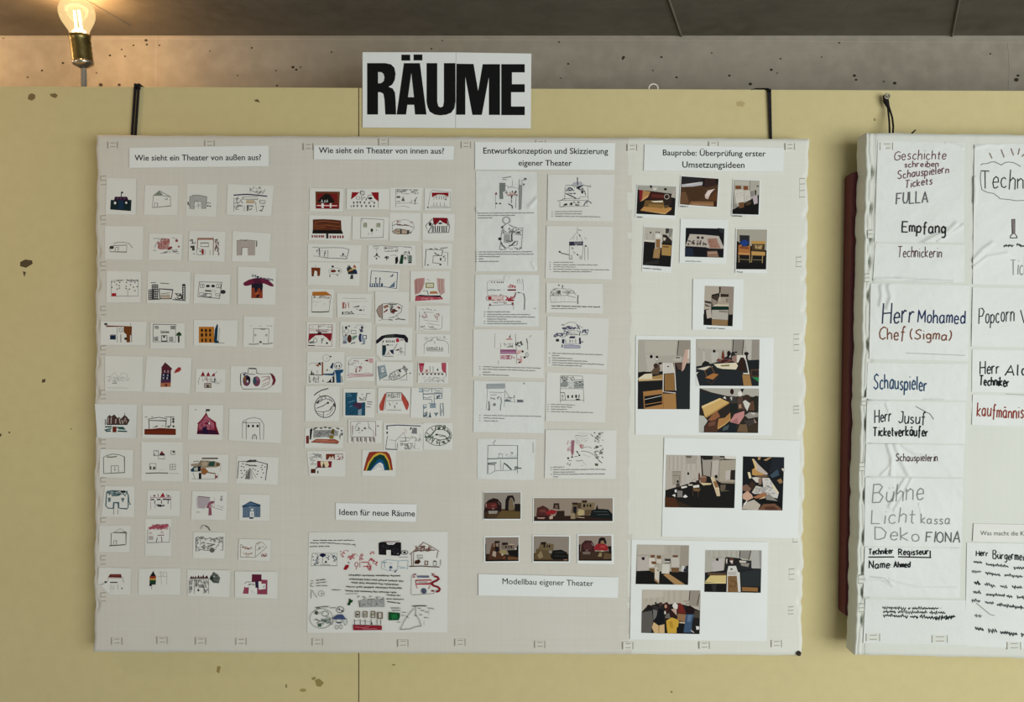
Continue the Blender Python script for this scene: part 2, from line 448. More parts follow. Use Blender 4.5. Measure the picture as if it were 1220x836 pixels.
def board(name, L, R, T, B, d, thick, m, seams, dents_l, dents_r, dent_in, nx=150, ny=110, amp=1.0, rnd=4.0, folds=(), m2=None, split=0, dent=0.006):
    """L, R: x of an edge at (top, bottom); T, B: y of an edge at (left, right)"""
    mb = MB(); rows = []
    us = [i / nx for i in range(nx + 1)]; vs = [j / ny for j in range(ny + 1)]
    e = 0.006
    us = sorted(set([k * e / 6 for k in range(19)] + [1 - k * e / 6 for k in range(13)] + [1 - e * 1.2, 1 - e * .7, 1 - e * .3] + us[1:])); vs = sorted(set([0, e * .4, e, 1 - e, 1 - e * .4] + vs[1:]))
    if R is None: pass
    for v in vs:
        row = []
        for u in us:
            y = T[0] + (T[1] - T[0]) * u + (B[0] + (B[1] - B[0]) * u - T[0] - (T[1] - T[0]) * u) * v
            yt = y
            xl = L[0] + (L[1] - L[0]) * v + wob(yt, 1.3) * amp
            xr = R[0] + (R[1] - R[0]) * v + wob(yt, 4.1) * amp
            for yy in dents_r: xr -= 1.8 * math.exp(-((yt - yy) / 4.5) ** 2)
            for yy in dents_l: xl += 0.8 * math.exp(-((yt - yy) / 4.5) ** 2)
            x = xl + (xr - xl) * u
            y += (wob(x, 2.2) * 0.45) * (1 - abs(2 * v - 1) ** 0.5 if 0 < v < 1 else 1) if v in (0, 1) else 0
            ed = min((x - xl), (xr - x), (y - (T[0] + (T[1] - T[0]) * u)), (B[0] + (B[1] - B[0]) * u - y))
            dd = 0.0
            if ed < rnd: dd -= 0.0045 * (1 - math.sqrt(max(0, 1 - (1 - max(ed, 0) / rnd) ** 2)))
            dd += 0.0004 * (math.sin(x * 0.05) * math.sin(y * 0.043 + 1) + 0.6 * math.sin(x * 0.021 + y * 0.017))
            for sx in seams: dd -= 0.0013 * math.exp(-((x - sx) / 1.5) ** 2)
            for off in folds: dd -= 0.0016 * math.exp(-((x - xl - off - 0.6 * wob(y, 7.7)) / 0.9) ** 2)
            for yy in dents_l: dd -= dent * math.exp(-((y - yy) / 6) ** 2 - ((x - xl - dent_in) / 2.0) ** 2)
            for yy in dents_r: dd -= 0.006 * math.exp(-((y - yy) / 4.5) ** 2 - ((xr - x - dent_in) / 2.2) ** 2)
            row.append(P(x, y, d + dd))
        rows.append(row)
    mb.grid(rows, m, True)
    if m2:
        mb.mats.append(m2)
        for k, q in enumerate(mb.f):
            p = mb.v[q[0]]
            if p[0] / (DIST + p[1]) * F + 610 > split: mb.m[k] = 1
    ring = [rows[0][i] for i in range(len(us))] + [rows[j][-1] for j in range(1, len(vs))] + [rows[-1][i] for i in range(len(us) - 2, -1, -1)] + [rows[j][0] for j in range(len(vs) - 2, 0, -1)]
    back = [(p[0], -(d - thick), p[2]) for p in ring]
    n = len(ring)
    for i in range(n):
        j = (i + 1) % n
        mb.face([ring[i], ring[j], back[j], back[i]], m)
    mb.face(back, m)
    return mb.build(name, None, True)

def tab(parent, cx, cy, w, h, d, m, style):
    """one push-through cardboard tab: a small raised flap between its cut slits"""
    mb = MB()
    hw, hh = w / 2, h / 2
    mb.slab([(cx - hw, cy + hh), (cx + hw, cy + hh), (cx + hw, cy - hh), (cx - hw, cy - hh)], d - 0.001, d + (0.0013 if style == 'h' else 0.0006), m)
    ink = Ink(mb, (0, 0, 1), d + (0.0012 if style == 'h' else 0.0005), 3)
    lw = 0.85
    if style == 'h':
        ink.line([(cx - hw, cy - hh), (cx - hw, cy + hh)], lw * 1.3, slit_m); ink.line([(cx + hw, cy - hh), (cx + hw, cy + hh)], lw * 1.3, slit_m)
        ink.line([(cx - hw * .5, cy - hh * .55), (cx + hw * .6, cy - hh * .6)], lw, slit_m); ink.line([(cx - hw * .5, cy + hh * .55), (cx + hw * .6, cy + hh * .5)], lw, slit_m)
    else:
        for k in ((-0.95, 0.0, 0.95) if h < 14 else (-0.95, -0.4, 0.25, 0.9)): ink.line([(cx - hw, cy + hh * k), (cx + hw * .9, cy + hh * k - .3)], lw, slit_m)
        if style == 'c': ink.line([(cx - hw, cy - hh), (cx - hw, cy)], lw, slit_m)
    o = mb.build('tab', parent)
    return o

mainb = board('display_board', (115.5, 112.5), (963.5, 954.8), (161, 165.5), (776.2, 780.2), BOARD_D, 0.036, card_m, (357, 554.5, 747.5),
              (300, 340, 386, 432, 468, 520, 556, 598, 640, 682, 720), (214, 256, 291, 333, 369, 404, 442, 478, 516, 560, 600, 640, 682, 716), 2.4, ny=180, m2=card_light_m, split=747.5)
tag(mainb, 'large white cardboard display board covered with rows of drawings and photographs', 'display board')
for cx, cy in ((134, 172.5), (249.5, 171), (367, 174.5), (457, 169), (555, 172.5), (644, 171), (753, 175.5), (850, 172.5), (941, 174.5)): tab(mainb, cx, cy, 11, 8, BOARD_D, card_m if cx < 747 else card_light_m, 'h')
for cx, cy in ((139, 763.5), (193, 762.5), (239, 763.5), (287, 764), (378, 764.5), (480, 766), (548, 765), (643, 767.5), (748, 769), (839, 768.5), (925, 766.5)): tab(mainb, cx, cy, 12, 8.5, BOARD_D, card_m if cx < 747 else card_light_m, 'h')
for cy in (215, 262, 317, 370, 417, 470, 529, 574, 622, 667, 711): tab(mainb, 123.2, cy, 6.5, 10.5, BOARD_D, card_m, 'c')
for cx, cy, h in ((956, 224, 30), (952, 312, 15), (949, 408, 26), (949, 488, 11), (948, 563, 15), (948, 640, 15), (943.5, 684, 16), (942.5, 727, 11)): tab(mainb, cx, cy, 6.5, h * .8, BOARD_D, card_light_m, 'v')

rightb = board('display_board', (1031.5, 1018.2), (1690, 1690), (158.5, 166), (779.5, 793), RBOARD_D, 0.04, card2_m, (1158.5, 1420), 
               (205, 248, 283, 312, 352, 410, 472, 505, 590, 640, 678, 706, 738), (), 6.5, nx=150, ny=200, amp=0.7, folds=(4.2, 9.5, 11.6), dent=0.013)
tag(rightb, 'white cardboard display board at the right, covered with sheets of handwriting', 'display board')
for cx, cy, w in ((1056, 174, 15), (1040, 759, 16), (1119.5, 761, 18), (1208, 769, 16)): tab(rightb, cx, cy, w, 9, RBOARD_D, card2_m, 'h')
for cx, cy in ((1037, 279), (1033.5, 331), (1029.5, 478), (1027, 556), (1026, 690), (1026.5, 724)): tab(rightb, cx, cy, 6, 10, RBOARD_D, card2_m, 'v')

# dark red panel behind the right board
red_m = surf('dark_red_paint', '#4e2428', 0.55, noise=[(6, '#58292b', 0.7, 3)], bump=[('n', 30, 0.1)], spec=0.3, gain=1.45)
mb = MB()
mb.slab([(1014.5, 209), (1016.5, 205.5), (1020, 204.5), (1300, 206), (1300, 742), (1016, 735.5), (1007, 732.5), (1006.4, 729), (1012.5, 330)][::-1], 0.002, 0.033, red_m)
ink = Ink(mb, (0, 0, 1), 0.0331, 3)
ink.run("P#6a3f3c 1017,251 1026,250 1026,254 1017,255|P#6a4a3c 1010,549 1019,548 1019,555 1010,556")
o = mb.build('panel'); center(o)
tag(o, 'dark red panel edge sticking out behind the right display board', 'panel')

# ------------------------------------------------------------------ straps, cord, hooks
strap_m = surf('black_webbing', '#1c1a1b', 0.8, noise=[(200, '#2a2728', 0.6, 2)], bump=[('n', 500, 0.3)], gain=1.0)
mb = MB()
for dx in (0, 4.0):
    w = 1.25
    xa, xb = 162.6 + dx - 1.9, 158.6 + dx - 1.9
    mb.slab([(xb - w, 163), (xb + w, 163), (xa + w, 104.5), (xa - w, 104.5)], 0.003 , 0.006, strap_m)
    a, b = P(xa - w, 104.5, 0.006), P(xa + w, 102.6, 0.006)
    mb.box((a[0], -0.006, a[2] - 0.002), (b[0], 0.045, P(0, 102.2, 0.0)[2] + 0.003), strap_m)
o = mb.build('hanging_strap'); center(o)
tag(o, 'double black strap over the yellow wall holding the big board, near its left corner', 'strap', 'straps carrying the boards')
mb = MB()
mb.slab([(917.4, 166), (920, 166), (918.8, 107.5), (914.8, 107.5)], 0.003, 0.006, strap_m)
a, b = P(914.8, 108, 0.006), P(918.8, 106.3, 0.006)
mb.box((a[0], -0.006, a[2] - 0.002), (b[0], 0.045, b[2] + 0.001), strap_m)
mb.tube([P(895, 107, 0.0), P(901, 105.6, -0.004), P(908, 106, -0.004), P(916, 106.5, 0.003)], [0.0008, 0.0016, 0.0022, 0.003], strap_m, 8)
o = mb.build('hanging_strap'); center(o)
tag(o, 'single black strap with a loose end above the right corner of the big board', 'strap', 'straps carrying the boards')

metal_m = surf('zinc', '#8e8a80', 0.35, metal=0.8, gain=1.2)
e = bpy.data.objects.new('hanging_loop', None); COL.objects.link(e); e.location = P(1056, 116, 0.0)
tag(e, 'thin black cord looped on a metal eyelet above the right board', 'cord')
def child(mb, name, parent, smooth=True):
    o = mb.build(name, None, smooth)
    c = Vector(parent.location)
    for v in o.data.vertices: v.co -= c
    o.parent = parent
    return o
mb = MB()
mb.tube([P(1056.5, 116, 0.010), P(1056.8, 124, 0.012), P(1058, 130, 0.012), P(1059.5, 145, 0.02), P(1060, 164, 0.036)], 0.0019, strap_m, 8)
mb.tube([P(1057.5, 117, 0.010), P(1059, 127, 0.012), P(1063, 140, 0.018), P(1064.2, 150, 0.024), P(1063.6, 164, 0.036)], 0.0019, strap_m, 8)
mb.tube([P(1053.6, 114, 0.008), P(1055, 120, 0.012), P(1058, 127, 0.013)], [0.003, 0.005, 0.003], strap_m, 10)
child(mb, 'black_cord', e)
mb = MB()
ring = [P(1057 + 2.6 * math.cos(a), 114.6 + 2.8 * math.sin(a), 0.016) for a in [2 * math.pi * i / 18 for i in range(19)]]
mb.tube(ring, 0.0018, metal_m, 8)
mb.tube([P(1057, 114.6, -0.0), P(1057, 114.6, 0.017)], 0.0016, metal_m, 8)
child(mb, 'eyelet', e)
mb = MB()
mb.tube([P(1084.5, 161, 0.028), P(1087, 158.2, 0.032), P(1091, 154.5, 0.036)], [0.0016, 0.0018, 0.0012], strap_m, 8)
o = mb.build('cord_end', None, True); center(o)
tag(o, "loose end of black cord sticking up from the right board's top edge", 'cord')
white_m = mat('#d4d0c4', 0.4)
mb = MB()
ring = [P(778.5 + 5.4 * math.cos(a), 105.0 + 5.0 * math.sin(a), -0.012) for a in [2 * math.pi * i / 24 for i in range(25)]]
mb.tube(ring, 0.0014, white_m, 8)
mb.tube([P(778.5, 109.6, -0.012), P(778.5, 114, -0.0135)], 0.0014, white_m, 8)
o = mb.build('hook_ring', None, True); center(o)
tag(o, 'small white ring hook standing up from the top edge of the yellow wall', 'hook')
mb = MB()
dk = mat('#3a332a', 0.5, 1.0)
mb.tube([P(951.5, 778, 0.004), P(951.5, 778, 0.047), P(951.5, 778, 0.050)], [0.0052, 0.0052, 0.003], dk, 14)
o = mb.build('corner_knob', None, True); center(o)
tag(o, 'dark round knob under the bottom right corner of the big board', 'knob')

# ------------------------------------------------------------------ bare bulb behind the wall
BD = -0.055
def bp(px, py, dd=0.0): return Vector(P(px, py, BD + dd))
base = bp(100, 103)
lamp = bpy.data.objects.new('bulb_lamp', None); COL.objects.link(lamp); lamp.location = base
tag(lamp, 'glowing bare filament bulb in a brass socket on a grey tube, top left corner', 'lamp')
brass_m = surf('aged_brass', '#6a6038', 0.35, noise=[(60, '#4a4228', 0.8, 3)], metal=0.85, gain=1.6, spec=0.5)
pipe_m = surf('grey_tube', '#7d7a70', 0.5, gain=1.2)
chrome_m = surf('nickel', '#9a968a', 0.25, metal=0.9, gain=1.5, spec=0.5)
S1 = (DIST - BD) / F                                   # metres per pixel there
axis = (bp(95.4, 22) - bp(99.5, 79)).normalized()
lean = Vector((0, -0.10, 0)); axis = (axis + lean).normalized()
def lathe(prof, org, ax, m, mb, n=28):
    a = ax.cross(Vector((0, 1, 0))).normalized(); b = ax.cross(a)
    rows = [[tuple(org + ax * h + (a * math.cos(2 * math.pi * k / n) + b * math.sin(2 * math.pi * k / n)) * r) for k in range(n + 1)] for h, r in prof]
    mb.grid(rows, m)
org = bp(99.5, 79)
px = S1
mb = MB(); mb.tube([tuple(bp(99.8, 150)), tuple(bp(99.9, 104)), tuple(bp(99.6, 80))], 3.2 * px, pipe_m, 14)
child(mb, 'tube', lamp)
mb = MB(); lathe([(-3 * px, 3.5 * px), (-1 * px, 6 * px), (2 * px, 11.4 * px), (4 * px, 11.9 * px), (5.5 * px, 11.6 * px), (6 * px, 9 * px)], org, axis, chrome_m, mb)
child(mb, 'socket_cap', lamp)
mb = MB()
prof = [(5 * px, 11.3 * px)]
for i in range(9): prof += [((6 + i * 3) * px, (11.6 if i % 2 else 10.9) * px)]
prof += [(32 * px, 11.6 * px), (35.5 * px, 12.2 * px), (36 * px, 10.2 * px), (33 * px, 9.6 * px)]
lathe(prof, org, axis, brass_m, mb)
child(mb, 'socket', lamp)

def glow(name, col, st, mix):
    m = bpy.data.materials.new(name); m.use_nodes = True
    nt = m.node_tree; nt.nodes.clear()
    out = nt.nodes.new('ShaderNodeOutputMaterial')
    em = nt.nodes.new('ShaderNodeEmission'); em.inputs[0].default_value = col; em.inputs[1].default_value = st
    if mix is None: nt.links.new(em.outputs[0], out.inputs[0]); return m
    tr = nt.nodes.new('ShaderNodeBsdfTransparent'); tr.inputs[0].default_value = (1, 0.95, 0.85, 1)
    gl = nt.nodes.new('ShaderNodeBsdfGlossy'); gl.inputs['Roughness'].default_value = 0.05
    lw = nt.nodes.new('ShaderNodeLayerWeight'); lw.inputs[0].default_value = 0.35
    a = nt.nodes.new('ShaderNodeMixShader'); a.inputs[0].default_value = mix
    nt.links.new(tr.outputs[0], a.inputs[1]); nt.links.new(em.outputs[0], a.inputs[2])
    b = nt.nodes.new('ShaderNodeMixShader')
    r = nt.nodes.new('ShaderNodeMath'); r.operation = 'MULTIPLY'; r.inputs[1].default_value = 0.12
    nt.links.new(lw.outputs['Fresnel'], r.inputs[0]); nt.links.new(r.outputs[0], b.inputs[0])
    nt.links.new(a.outputs[0], b.inputs[1]); nt.links.new(gl.outputs[0], b.inputs[2])
    nt.links.new(b.outputs[0], out.inputs[0])
    return m
glass_m = glow('lit_bulb_glass', (1.0, 0.72, 0.34, 1), 1.25, 0.42)
fil_m = glow('filament', (1.0, 0.86, 0.55, 1), 14.0, None)
prof = [(32, 9.5), (36, 10), (41, 11.4), (46, 14.2), (51, 17.0), (56, 18.9), (61, 19.6), (66, 19.2), (70, 17.6), (74, 14.4), (77, 10), (79, 5), (79.6, 0.3)]
mb = MB(); lathe([(h * px, r * px) for h, r in prof], org, axis, glass_m, mb, 36)
child(mb, 'glass_bulb', lamp)
for s in (-1, 1):
    mb = MB()
    side = axis.cross(Vector((0, 1, 0))).normalized() * (3.4 * px * s)
    mb.tube([tuple(org + axis * (42 * px) - side * 0.9), tuple(org + axis * (64 * px) - side * 0.9 + side * 0.15)], 1.25 * px, fil_m, 10)
    child(mb, 'filament', lamp)
pl = bpy.data.lights.new('bulb_light', 'POINT'); pl.energy = 4.4; pl.color = (1.0, 0.60, 0.29); pl.shadow_soft_size = 0.03
po = bpy.data.objects.new('bulb_light', pl); po.parent = lamp; po.location = (org + axis * (58 * px)) - base
COL.objects.link(po)

pl2 = bpy.data.lights.new('next_bulb_light', 'POINT'); pl2.energy = 1.9; pl2.color = (1.0, 0.60, 0.29); pl2.shadow_soft_size = 0.03
po2 = bpy.data.objects.new('next_bulb_light', pl2); po2.location = P(-120, 30, BD - 0.03)
COL.objects.link(po2)
# ------------------------------------------------------------------ column 1: theatres seen from outside (drawings)
def A(y): return (112, y, 9.95)
def B(y): return (224, y, 9.95)
COL1 = [
(A(190), '150,215 500,225 492,655 135,650', 'drawing of a dark teal building with purple roof and flag, on white paper',
 "P#14262a 198,478 445,478 438,610 192,592|P#2a1a30 248,440 392,440 412,490 236,490|R#16304a 290,485,350,585|R#101c28 238,485,285,540 355,485,410,540|Lk10 322,440 325,385|Ek 334,390,13,11|E#5a3a58 280,460,12,10 318,462,12,9 360,462,12,10|Ew 250,515,14,17 382,512,12,14"),
(A(190), '605,305 1000,310 985,660 590,655', 'pencil drawing of a wedge-shaped building with a grey-green gable',
 "P#7c827a 718,422 775,374 818,418 790,425|Lg7 705,425 775,370 905,440 908,550 690,570 705,425;705,425 790,425 905,440|Lg6 715,570 718,512 755,515 752,570|Bg5 845,458,872,475"),
(B(190), '-8,290 345,295 335,680 -25,670', 'pencil drawing of a thick grey arch gate with scribbles on both sides',
 "P#a3a5a2 20,440 60,422 130,422 225,440 220,500 205,585 165,585 165,500 75,495 70,590 25,585|Lg7 20,585 20,440 60,422 130,422 225,440 220,500 205,585|Lg6 70,590 75,495 165,500 165,585|Sl5 30,440,215,580,20|Lg4 120,500 122,580|Sk7 -10,495,15,545,8|Lg9 215,515 270,515|Ek 235,548,10,9 262,552,10,8"),
(B(190), '470,290 1015,310 985,670 455,655', 'pen drawing of a building under a long dark blue roof line with many marks',
 "Ln15 540,422 700,412 800,420 938,435|Sg6 740,320,910,405,14|Lg5 735,330 735,390;910,350 890,400|Bg6 665,440,830,470|R#b5a488 690,480,790,520|Sg6 545,440,650,520,14|Sg7 550,540,650,590,10|Lg4 545,450 545,620|Lk14 705,540 705,610|Lk8 705,545 770,548|Sg6 715,550,770,600,8|Zg7 850,485 920,490 910,520 855,518|Lk12 850,600 880,610|Lk7 895,550 880,600;860,555 905,550|Lg5 800,500 815,620|Lg4 670,550 665,610"),
(A(260), '130,90 585,95 572,490 128,485', 'pencil drawing of a low box house under a wide curved line',
 "Lg9 185,345 240,322 390,318 385,400 190,395 185,345|E#3a3a38 210,345,26,20|Lg6 250,390 255,345 290,342 285,390|Lg7 230,300 290,283 350,285 410,295 460,352"),
(A(260), '655,180 1050,185 1035,495 645,490', 'drawing of a reddish pointed building amid small grey scribbles',
 "P#ac8682 750,275 800,290 830,235 890,240 895,300 880,350 770,365|L#8a4a48 8 750,275 775,365 880,360;800,290 800,340;800,280 810,230;840,240 850,290;890,240 895,290;820,330 850,300|S#8a4a48 7 760,240,890,360,18|P#7a2a2c 870,355 915,330 932,350 885,378|Sg5 705,370,1020,415,16|Sg5 710,225,1000,250,6|E#8a3a3c 980,265,16,16 1005,335,11,11|Lg5 730,310 750,280;720,345 735,310"),
(B(260), '15,145 445,160 430,515 5,505', 'drawing of a square brown building with a red figure and dark scribbles around it',
 "R#a07a68 115,232,302,256|L#6a3a34 8 115,235 302,238 298,435;115,235 110,360|Bg7 150,290,245,335|Lk8 150,292 245,292|Bg5 105,365,185,432|E#8a2428 172,395,14,34|Ek 145,390,9,9|Sk7 25,250,88,300,7|R#3e3e3c 28,325,78,350 48,350,78,382|Sg7 30,390,75,425,5|S#5a3a34 8 320,245,370,438,20|Lg4 205,370 200,435;260,375 260,435"),
(B(260), '530,148 980,180 965,515 520,510', 'drawing of a plain grey block with a doorway cut out and a flag',
 "P#a9a19b 578,265 700,255 800,270 795,440 710,440 705,345 640,345 635,440 578,440|Lg6 578,262 700,256 820,268|L#4a4442 8 620,256 700,262|Lk12 815,270 812,335|L#5a4a48 8 640,345 635,435|L#6a4a48 6 640,345 715,345|Lg5 580,264 580,440|I#958d88 5 275,435: 600 618 730 755 778"),
(A(315), '150,75 558,85 552,450 145,450', 'drawing of a wide dotted box with one bright red block in its corner',
 "Wk14 265,190 360,187|Wk14 385,187 530,190|Lg4 205,190 262,188|Lg5 205,200 205,375 525,375 525,200|Lg5 400,375 400,290|D#4a4a48 9 212,205 245,208 305,212 212,270 270,238 300,250 275,292 300,280 385,212 380,258 380,285 440,205 432,240 420,292 468,268 485,212 512,262 485,310|R#a01c26 210,340,262,374"),
(A(315), '640,75 1145,85 1130,465 625,460', 'black pen drawing of a town with gridded towers left and right',
 "Lk7 670,216 735,212|Lk8 785,220 890,228|Nk11 690,240 755,405 3 6|Nk9 650,300 700,415 2 5|R#c6b9a4 795,358,905,405|Lk11 770,290 785,405 915,405 935,300 770,288|L#5a4a3c 7 800,345 900,335;800,380 890,378|Bg6 800,360 890 402|Nk9 1050,235 1080,415 1 9|R#2e2e2e 1052,230,1080,250|Sk8 950,345,1045,415,16|Lk10 645,415 780,410|Lk9 930,415 1085,428"),
(B(315), '75,110 500,120 490,475 65,460', 'pen drawing of a boxed house front with black dot at its side',
 "Zk6 135,205 402,212 375,402 115,380|Lk7 402,212 385,290|Bk5 145,232,190,272 338,235,388,275|Lk5 160,245 180,245 170,265;365,245 360,270|Ek 235,255,24,16 297,255,22,17|Lk16 200,310 275,314|Bl5 275,302 325,326|Bg6 135,335,185,370 325,345,375,370|Bk7 205,345,275,385|Sg5 140,340,270,380,6|Ek 415,325,32,24"),
(B(315), '590,25 1045,40 1035,480 590,470', 'drawing of a building shaped like a red-brown mushroom with blue lettering above',
 "P#66203a 655,240 660,215 720,180 790,162 870,160 940,175 1010,235 1015,262 980,258 900,225 790,228 720,250 680,255|P#4a1830 770,165 850,162 880,225 790,228|P#883a24 752,230 885,230 885,400 750,398|P#1c1a28 755,225 885,225 888,265 865,335 850,275 830,290 800,345 785,275 755,280|P#b2582c 795,340 835,330 850,352 800,360|P#3a1818 820,350 850,350 840,392 800,395|Tn9 760,150,245,34,45 'Mexican'"),
(A(370), '80,128 625,130 610,410 75,405', 'drawing of a brown flat-roofed building with a dark blue window',
 "P#6a3c1a 140,174 450,185 446,285 425,375 385,375 385,282 352,255 352,190 145,193|R#1a1a18 122,148,158,170|Lg6 275,195 275,270|Og6 318,228,22,26|Lg5 308,215 325,240|R#14263e 190,290,258,342|Lg5 275,285 275,375;195,285 268,285|Lk8 318,280 318,375|R#221c1c 360,318,390,346|Lk6 446,285 446,375|Lg5 430,182 432,150|Rw 428,290,440,375"),
(A(370), '670,140 1075,148 1075,450 665,450', 'drawing of a grey house front with four hatched windows beside a green tree',
 "Lk6 700,370 702,160 978,165|Lg5 968,165 965,370 700,370|R#9a9a98 720,180,765,215 905,180,965,220 710,310,760,360 890,310,940,360|Sg6 720,180,765,215,7;905,180,965,220,8;710,310,760,360,7;890,310,940,360,7|Lg8 785,240 890,250|Lk11 790,260 890,258|Bk7 800,295,865,360|Lk12 800,362 870,360|Ek 830,310,12,14|P#20401e 970,295 985,265 1010,250 1035,270 1035,298|R#1c1c18 995,298,1013,376"),
(B(370), '70,108 590,112 580,425 68,412', 'drawing of an orange block of nine dark windows beside a dark blue tower',
 "R#ae7028 128,190,310,380|E#2a1610 165,232,15,19 212,235,15,21 260,235,14,21 165,288,15,23 215,285,13,23 262,285,12,21 168,350,11,23 212,350,11,25 264,352,11,23|P#123248 345,155 356,175 345,350 374,378 312,382 308,350 318,220|Lg5 375,205 360,370|Lg6 320,383 432,382"),
(B(370), '660,65 1020,75 1012,440 655,430', 'faint drawing of an empty square frame on an olive ground line',
 "Lg6 775,378 778,212 960,215 952,380|L#55554a 9 850,215 890,222 920,218|Sl6 725,172,760,190,4;930,172,1000,182,4;845,180,890,190,3|E#a5a5a0 798,290,14,14 928,290,14,16|E#5a5a4c 860,372,15,14|L#6a6a58 11 722,396 790,398 840,392|L#6a6a58 11 880,392 930,394 1003,384"),
(A(420), '130,38 580,45 570,460 130,455', 'very faint pencil sketch of a building, nearly blank sheet',
 "Ll5 150,285 210,285;175,300 250,230 290,300 330,240 390,250 400,310;290,300 290,340|Sl5 150,280,420,345,18|L#7c7c78 11 215,360 272,362|Ll5 155,415 400,420"),
(A(420), '625,38 1155,60 1135,485 595,460', 'drawing of a narrow dark red house with a red leaf beside it',
 "P#54202a 800,175 843,118 925,192 912,212 910,250 800,252|L#2a1418 8 800,178 843,120 925,192|P#322c44 798,245 912,245 910,362 790,366|R#9a9aa8 832,210,845,238 872,210,884,238 818,255,834,275 866,258,882,276 815,290,832,312 860,288,876,316|R#14101c 838,248,860,275 885,250,906,278 838,285,855,315 882,285,905,320|P#4a2a44 792,325 912,320 910,362 790,366|P#a4684a 790,360 910,355 908,404 788,406|P#6a2a24 840,372 870,368 868,400 840,402|P#9c3430 948,242 965,205 1000,172 1030,175 1032,205 1005,228 962,240|L#7a2a28 6 948,242 985,200 1025,180"),
(B(420), '95,190 445,195 435,475 88,465', 'drawing of a little castle with three dark red pointed roofs',
 "P#821628 148,278 178,220 202,276;214,279 240,225 264,276;275,276 312,236 320,278|Lg5 318,250 345,220|Lg5 140,285 120,350 128,378|Lg4 150,285 320,285 325,340|Sg5 165,295,330,345,12|Sl5 330,320,400,370,8|L#5a3a3a 8 195,365 275,362 272,412 197,415 195,365|R#a59788 202,370,268,408|Ek 235,395,13,16|L#8a1c2c 6 222,290 232,350|Lk8 315,300 316,360;285,340 305,355"),
(B(420), '508,155 1120,165 1110,475 500,465', 'drawing like a boombox with two round purple speakers and a handle',
 "Lk12 625,250 622,320 628,390|Lg6 625,250 650,235 715,240|Lk15 720,186 810,190|Lk7 715,190 712,240|Lk7 812,195 815,245 870,252|Lg6 870,252 970,250 1030,290|Lg6 628,390 650,432 840,430 930,432 1000,390|E#46364a 695,330,46,66|E#7a5636 672,312,14,44|E#1a1420 715,308,24,30|E#c4bcc4 705,340,11,18|E#6e3a50 692,372,34,20|E#6c3a52 812,340,44,60|E#2e4a58 790,330,20,44|E#8a5a74 822,310,20,20|P#682430 975,245 1025,275 1042,330 1020,380 990,390 1008,330|Lk8 970,245 1010,260|Ln10 655,255 690,245|Ln7 690,250 795,258|E#2a3460 665,258,14,12|L#8a5a60 6 870,290 970,280 900,320 975,290;880,340 970,300;870,410 960,370 970,300;880,380 950,350"),
(A(475), '10,60 510,65 492,468 40,458', 'shiny drawing of striped brown towers over dark teal water, taped round the board edge',
 "P#4a3632 150,300 160,220 185,195 205,215 235,190 275,230 300,215 320,240 365,195 400,230 425,250 395,305|L#b5aca6 9 170,220 165,295;205,215 200,295;260,240 255,290;300,230 312,295;330,250 340,295|L#b5aca6 7 350,280 370,225 385,280|L#2c1c1a 8 150,300 160,220 185,195 205,215 240,190 275,230;320,240 365,195 400,230|Lk5 362,195 362,165|Lk9 135,240 132,310|Lk9 150,305 395,305|L#1c4846 17 130,332 210,330;270,340 355,340;125,372 205,352;280,382 392,386;140,385 200,380;290,352 370,358|R#6a2618 220,328,266,396"),
(A(475), '575,75 1040,80 1032,468 572,465', 'drawing of a bare stage frame above a broad brown base',
 "P#6a2812 598,358 700,355 780,345 970,355 970,425 597,420|L#3a140a 8 598,372 970,366;600,420 970,424|Lk9 650,258 655,352;855,258 852,320|Zk8 640,240 770,218 868,238 855,260 652,256|Lk7 605,215 630,214;680,214 700,214;840,215 950,214;912,215 910,320|E#3a3a38 940,240,14,14 940,270,14,16 942,325,12,13|Sk8 680,318,910,340,10"),
(B(475), '10,70 420,75 405,485 -5,480', 'drawing of a crimson circus tent with a black flag on top',
 "P#761428 215,162 242,215 332,278 335,320 372,425 105,418 118,300 108,294 165,235|P#a25a6c 215,192 258,240 310,292 312,375 132,375 126,302 180,245|S#7a2840 8 130,250,310,375,22|P#35122c 115,380 200,362 340,375 360,420 108,415|P#1e1030 165,345 215,322 238,415 188,415|E#6a1c34 220,290,20,16|Ew 252,290,8,14|Lk6 213,165 215,122|Rk 215,122,258,146|Eg 90,128,9,6"),
(B(475), '492,118 1115,130 1100,525 480,490', 'pen drawing of a rounded gateway with three square windows and an arched door',
 "Lg6 645,470 645,280 690,262 690,480|Lg7 645,268 720,232 790,222 855,238 898,300 895,485|Lk8 645,280 690,282|Lg7 695,285 850,282 855,485|E#30302e 718,322,14,17 770,322,14,17 825,322,15,17|Lk8 762,478 765,442 788,420 810,442 812,480|Lg6 785,478 785,445 792,440"),
(A(520), '75,145 465,155 455,490 62,480', 'drawing of a plain olive-lined square hall with a small door and low arched roof',
 "L#4c5248 8 115,438 112,245 150,225 220,206 300,215 360,240 362,425 115,438|L#5c6250 13 150,240 200,243 270,235|Lg7 205,435 203,345 288,345 292,432|Lg6 245,350 248,405;235,395 262,395"),
(A(520), '560,60 1050,65 1055,530 560,525', 'drawing of a tiny maroon-roofed house and four scattered windows over an olive line',
 "Bg7 708,165,762,225|Sg6 710,170,760,225,5|Bg6 910,168,958,212|R#4a4a48 930,170,955,190|P#7a2830 775,210 803,168 835,210|R#1c1416 778,203,838,220|Bg6 762,224 838,262|Bg6 660,318,735,388|R#484846 662,350,680,386 700,355,725,386|Bg6 900,328,965,390|Lg5 932,330 928,388;900,360 962,355|L#5c6250 13 612,435 740,430 880,432|Ll8 900,436 1005,438|Ll4 770,395 830,390"),
(B(520), '8,205 480,210 470,550 5,540', 'collage-like drawing of brown, teal and beige shapes with a black post',
